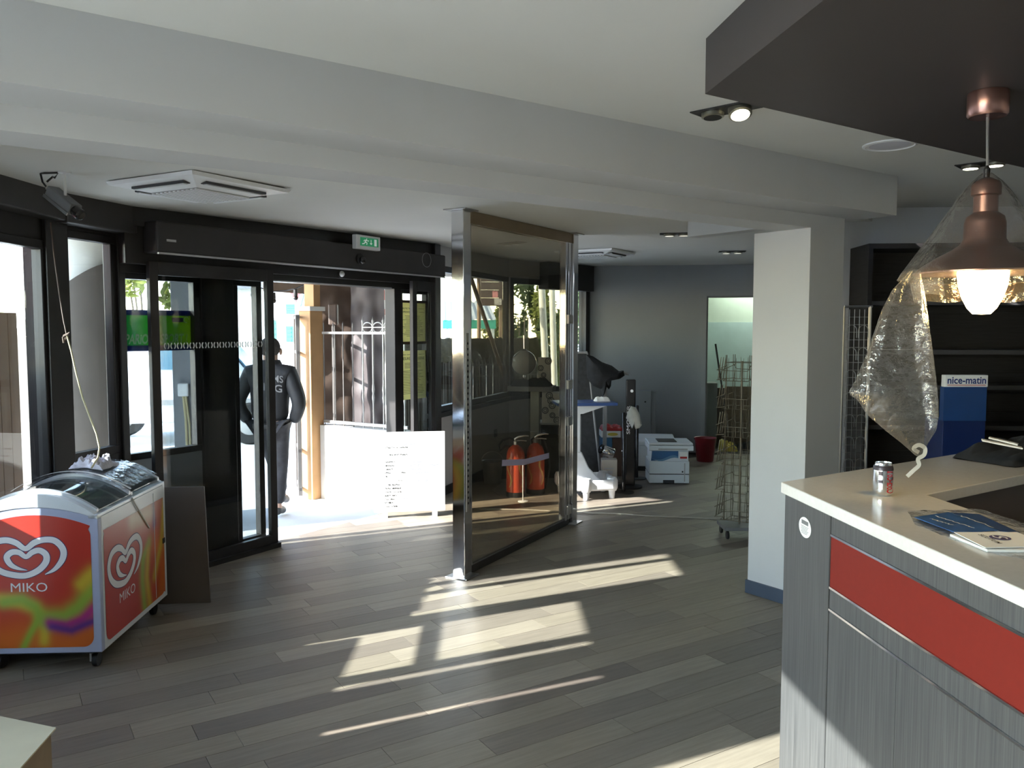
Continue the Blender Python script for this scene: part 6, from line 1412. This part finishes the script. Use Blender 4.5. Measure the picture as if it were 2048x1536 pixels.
# round column, panels and fittings outside the left windows
rc_ = GP(128, 6.9); rcl = thing('round_column', rc_, 'white round column clad in brown below outside the narrow window', 'column')
mat('clad_brown', (0.12, 0.10, 0.085), 0.6, var=0.06)
RCL = .40
add('shaft', MB().lathe(rc_, [(RCL, 1.4), (RCL, 3.2)], 40), 'lime_wall', rcl, smooth=True)
mb = MB(); n_ = 48; rr_ = RCL + .03
ring0 = [rc_ + Vector((rr_ * math.cos(2 * math.pi * k / n_), rr_ * math.sin(2 * math.pi * k / n_), .42)) for k in range(n_)]; ring1 = [Vector((q.x, q.y, 1.80 + .42 * ((q.x - rc_.x) / rr_) ** 1)) for q in ring0]
mb.add(ring0 + ring1, [(k, (k + 1) % n_, n_ + (k + 1) % n_, n_ + k) for k in range(n_)]); add('cladding', mb, 'clad_brown', rcl, smooth=True); add('plinth', MB().lathe(rc_, [(RCL + .05, 0), (RCL + .05, .5), (RCL + .03, .51)], 40), 'lime_wall', rcl, smooth=True)
mat('orange_wood', (0.17, 0.085, 0.04), 0.6, var=0.1, scale=8)
shp = thing('timber_windbreak', Vector((-3.19, 4.0, GZ)), 'orange-brown timber windbreak outside the far left window', 'windbreak')
y_ = 2.30
while y_ < 5.28:
    add('board', MB().wbox(-3.20, -3.17, y_, y_ + .098, GZ, 1.30 if y_ < 3.22 else (1.15 if y_ < 3.55 else (1.45 if y_ < 4.35 else 1.78))), 'orange_wood', shp, bevel=.003); y_ += .1  # board tops out of view stepped to shape the sun patches indoors
for yy_ in (2.3, 3.3, 4.3, 5.2): add('post', MB().wbox(-3.25, -3.20, yy_, yy_ + .06, GZ, 1.12 if yy_ < 4 else 1.42), 'pole_wood', shp)
rds = thing('red_sun_blocker', Vector((-3.34, 4.5, GZ)), 'red upright panel added out of view at the far left to block sun', 'awning')  # unseen sun blocker put in, its gap lets sun onto the near post
add('panel', MB().wbox(-3.36, -3.33, 3.98, 4.045, 1.5, 2.95).wbox(-3.36, -3.33, 4.165, 5.0, 1.5, 2.95), 'sign_red', rds); add('rail', MB().wbox(-3.36, -3.33, 4.0, 5.0, 2.95, 3.0), 'iron', rds)
for yy_ in (3.98, 4.99): add('post', MB().wbox(-3.37, -3.32, yy_, yy_ + .02, GZ, 2.97), 'iron', rds)
# grey pilaster with meter box behind the banner pane
gpp = GP(372, 7.4); GPp = Fr((gpp.x, gpp.y), 80, GZ)
pil = thing('grey_pilaster', gpp, 'grey pilaster outside behind the betting banner', 'pilaster')
mat('pil_grey', (0.22, 0.23, 0.25), 0.6)
add('shaft', MB().box(GPp, -.11, .10, -.2, 0, 0, 2.40), 'pil_grey', pil, bevel=.01); add('capital', MB().box(GPp, -.14, .13, -.23, .03, 2.40, 2.46), 'pil_grey', pil)
zm0, zm1 = ony(368, 792, 7.4).z - GZ, ony(368, 766, 7.4).z - GZ
mbx = thing('meter_box', GPp.P(-.02, .03, zm0), 'small white switch box on the grey pilaster', 'switch box')
mxx = Fr((GPp.P(0, 0, 0).x, GPp.P(0, 0, 0).y), 80, GZ)
add('box', MB().box(mxx, -.06, .03, .0, .05, zm0, zm1), 'white_plastic', mbx, bevel=.01); add('conduit', MB().tube([mxx.P(-.015, .03, zm0), mxx.P(.0, .03, zm0 - .2), mxx.P(.02, .03, .0)], .012, 8), 'cable_cream', mbx, smooth=True); add('conduit', MB().tube([mxx.P(.005, .03, zm0), mxx.P(.03, .03, zm0 - .25), mxx.P(.045, .03, .0)], .010, 8), 'cable_cream', mbx, smooth=True)

# ------------------------------------------------------------------ person walking away
mat('skin', (0.45, 0.28, 0.20), 0.6); mat('hair_dark', (0.03, 0.025, 0.02), 0.8, var=0.3, scale=40, bump=.5); mat('jacket_black', (0.014, 0.015, 0.017), 0.65, var=0.3, scale=12, bump=0.4); mat('jeans_grey', (0.028, 0.028, 0.032), 0.8, var=0.4, scale=14, bump=.4); mat('shoe_black', (0.03, 0.03, 0.03), 0.5)
PX = onz(556, 1033, GZ); PB_ = Vector((PX.x - .055, PX.y, GZ))
pe = thing('person', PB_, 'person in black lettered jacket and grey jeans walking away outside', 'person')
def skin(nm, V, E_, R_, m_, par=pe, root=0, sub=2):
    me = bpy.data.meshes.new(nm); me.from_pydata([tuple(Vector(v)) for v in V], E_, []); me.update(); o_ = bpy.data.objects.new(nm, me); COL.objects.link(o_); o_.parent = par
    md = o_.modifiers.new('skin', 'SKIN'); md.use_smooth_shade = True
    if not me.skin_vertices: 
        b = bmesh.new(); b.from_mesh(me); b.verts.layers.skin.verify(); b.to_mesh(me); b.free()
    for i, r_ in enumerate(R_): me.skin_vertices[0].data[i].radius = r_ if isinstance(r_, tuple) else (r_, r_); me.skin_vertices[0].data[i].use_root = (i == root)
    if sub: s_ = o_.modifiers.new('sub', 'SUBSURF'); s_.levels = sub; s_.render_levels = sub
    me.materials.append(MATS[m_]); return o_
# joints (x right, y away from camera, z up)
J = dict(pel=(0, 0, .90), chest=(0, .02, 1.22), sh=(0, .02, 1.36), neck=(0, .03, 1.45), head=(0, .045, 1.53), crown=(0, .045, 1.62), shR=(.17, .02, 1.35), elR=(.285, -.03, 1.07), haR=(.20, .06, .88), shL=(-.17, .02, 1.35), elL=(-.295, -.03, 1.07), haL=(-.20, .06, .88), hipR=(.085, 0, .84), knR=(.075, .03, .47), anR=(.06, -.03, .09), toeR=(.075, .12, .035), hipL=(-.075, .02, .84), knL=(-.03, .22, .50), anL=(.01, .30, .14), toeL=(.02, .45, .06))
nm_ = list(J); ix = {k: i for i, k in enumerate(nm_)}
E_ = [(ix[a], ix[b]) for a, b in (('pel', 'chest'), ('chest', 'sh'), ('sh', 'neck'), ('neck', 'head'), ('head', 'crown'), ('sh', 'shR'), ('shR', 'elR'), ('elR', 'haR'), ('sh', 'shL'), ('shL', 'elL'), ('elL', 'haL'), ('pel', 'hipR'), ('hipR', 'knR'), ('knR', 'anR'), ('anR', 'toeR'), ('pel', 'hipL'), ('hipL', 'knL'), ('knL', 'anL'), ('anL', 'toeL'))]
rad = dict(pel=(.13, .10), chest=(.14, .10), sh=(.10, .08), neck=(.055, .055), head=(.078, .092), crown=(.06, .075), shR=.06, elR=.042, haR=.032, shL=.06, elL=.042, haL=.032, hipR=.085, knR=.055, anR=.04, toeR=(.04, .03), hipL=.085, knL=.055, anL=.04, toeL=(.04, .03))
skin('body', [J[k] for k in nm_], E_, [rad[k] for k in nm_], 'skin', root=0)
jv = [(0, 0, .86), (0, .005, 1.0), (0, .02, 1.20), (0, .02, 1.35), (0, .03, 1.44), (.18, .02, 1.345), (.29, -.03, 1.07), (.205, .05, .88), (-.18, .02, 1.345), (-.30, -.03, 1.07), (-.205, .05, .88)]
skin('jacket', jv, [(0, 1), (1, 2), (2, 3), (3, 4), (3, 5), (5, 6), (6, 7), (3, 8), (8, 9), (9, 10)], [(.185, .135), (.185, .135), (.20, .145), (.15, .12), (.085, .085), (.095, .09), (.075, .07), (.062, .06), (.095, .09), (.075, .07), (.062, .06)], 'jacket_black', root=0)
skin('trousers', [(0, 0, .90), J['hipR'], J['knR'], (.06, -.025, .11), J['hipL'], J['knL'], (.008, .295, .16)], [(0, 1), (1, 2), (2, 3), (0, 4), (4, 5), (5, 6)], [(.15, .12), (.105, .11), (.078, .08), (.07, .07), (.105, .11), (.078, .08), (.07, .07)], 'jeans_grey', root=0)
for a_, b_2, h_ in ((J['anR'], J['toeR'], 0), (J['anL'], J['toeL'], .0)):
    a_, b_2 = Vector(a_), Vector(b_2); dd = (b_2 - a_); skin('shoe', [a_ - Vector((0, .045, .035)), a_ + Vector((0, .03, -.02)), b_2], [(0, 1), (1, 2)], [(.042, .045), (.046, .05), (.042, .034)], 'shoe_black', root=0, sub=2)
hr = MB().ball(PB_ + Vector((0, .035, 1.585)), .094, .104, .098, n=22, m=14)
add('hair', hr, 'hair_dark', pe, smooth=True)
for s_ in (-1, 1): add('ear', MB().ball(PB_ + Vector((s_ * .093, .06, 1.545)), .014, .025, .034, n=10, m=8), 'skin', pe, smooth=True)
add('nose', MB().ball(PB_ + Vector((0, .155, 1.53)), .014, .018, .024, n=10, m=8), 'skin', pe, smooth=True)
add('collar', MB().lathe(PB_ + Vector((0, .03, 1.385)), [(.115, 0), (.108, .05), (.090, .085), (.080, .08), (.09, .02)], 24), 'jacket_black', pe, smooth=True)
add('belt', MB().lathe(PB_ + Vector((0, 0, .845)), [(.172, 0), (.176, .02), (.172, .04)], 24), 'shoe_black', pe, smooth=True)
mat('print_grey', (0.20, 0.20, 0.20), 0.7)
def backprint(tx, x0, w_, z, h_, rot=0):
    v, f = text_mesh(tx, 0, .015); a0 = min(q.x for q in v); a1_ = max(q.x for q in v); c0 = min(q.y for q in v); c1 = max(q.y for q in v); mb = MB()
    P_ = []
    for q in v:
        x = x0 + (q.x - a0) / (a1_ - a0) * w_; zz_ = z + (q.y - c0) / (c1 - c0) * h_ - .25 * (x - .06) * rot
        P_.append(PB_ + Vector((x, -.139 + 1.6 * x * x - .03 * max(0, 1.3 - zz_) * 0, zz_)))
    mb.add(P_, f); add('jacket_lettering', mb, 'print_grey', pe, fix=False)
backprint('MS', .07, .085, 1.275, .065, .6); backprint('ING', -.015, .16, 1.185, .07, .6); backprint('Y', .015, .05, 1.10, .06)
# ------------------------------------------------------------------ ground outside
mat('terrace_stone', (0.69, 0.69, 0.68), 0.85, var=0.06, scale=3)
struct('ground', MB().wbox(-60, 60, -40, 90, GZ - 0.3, GZ), 'terrace_stone', 'pale paved terrace and street outside')
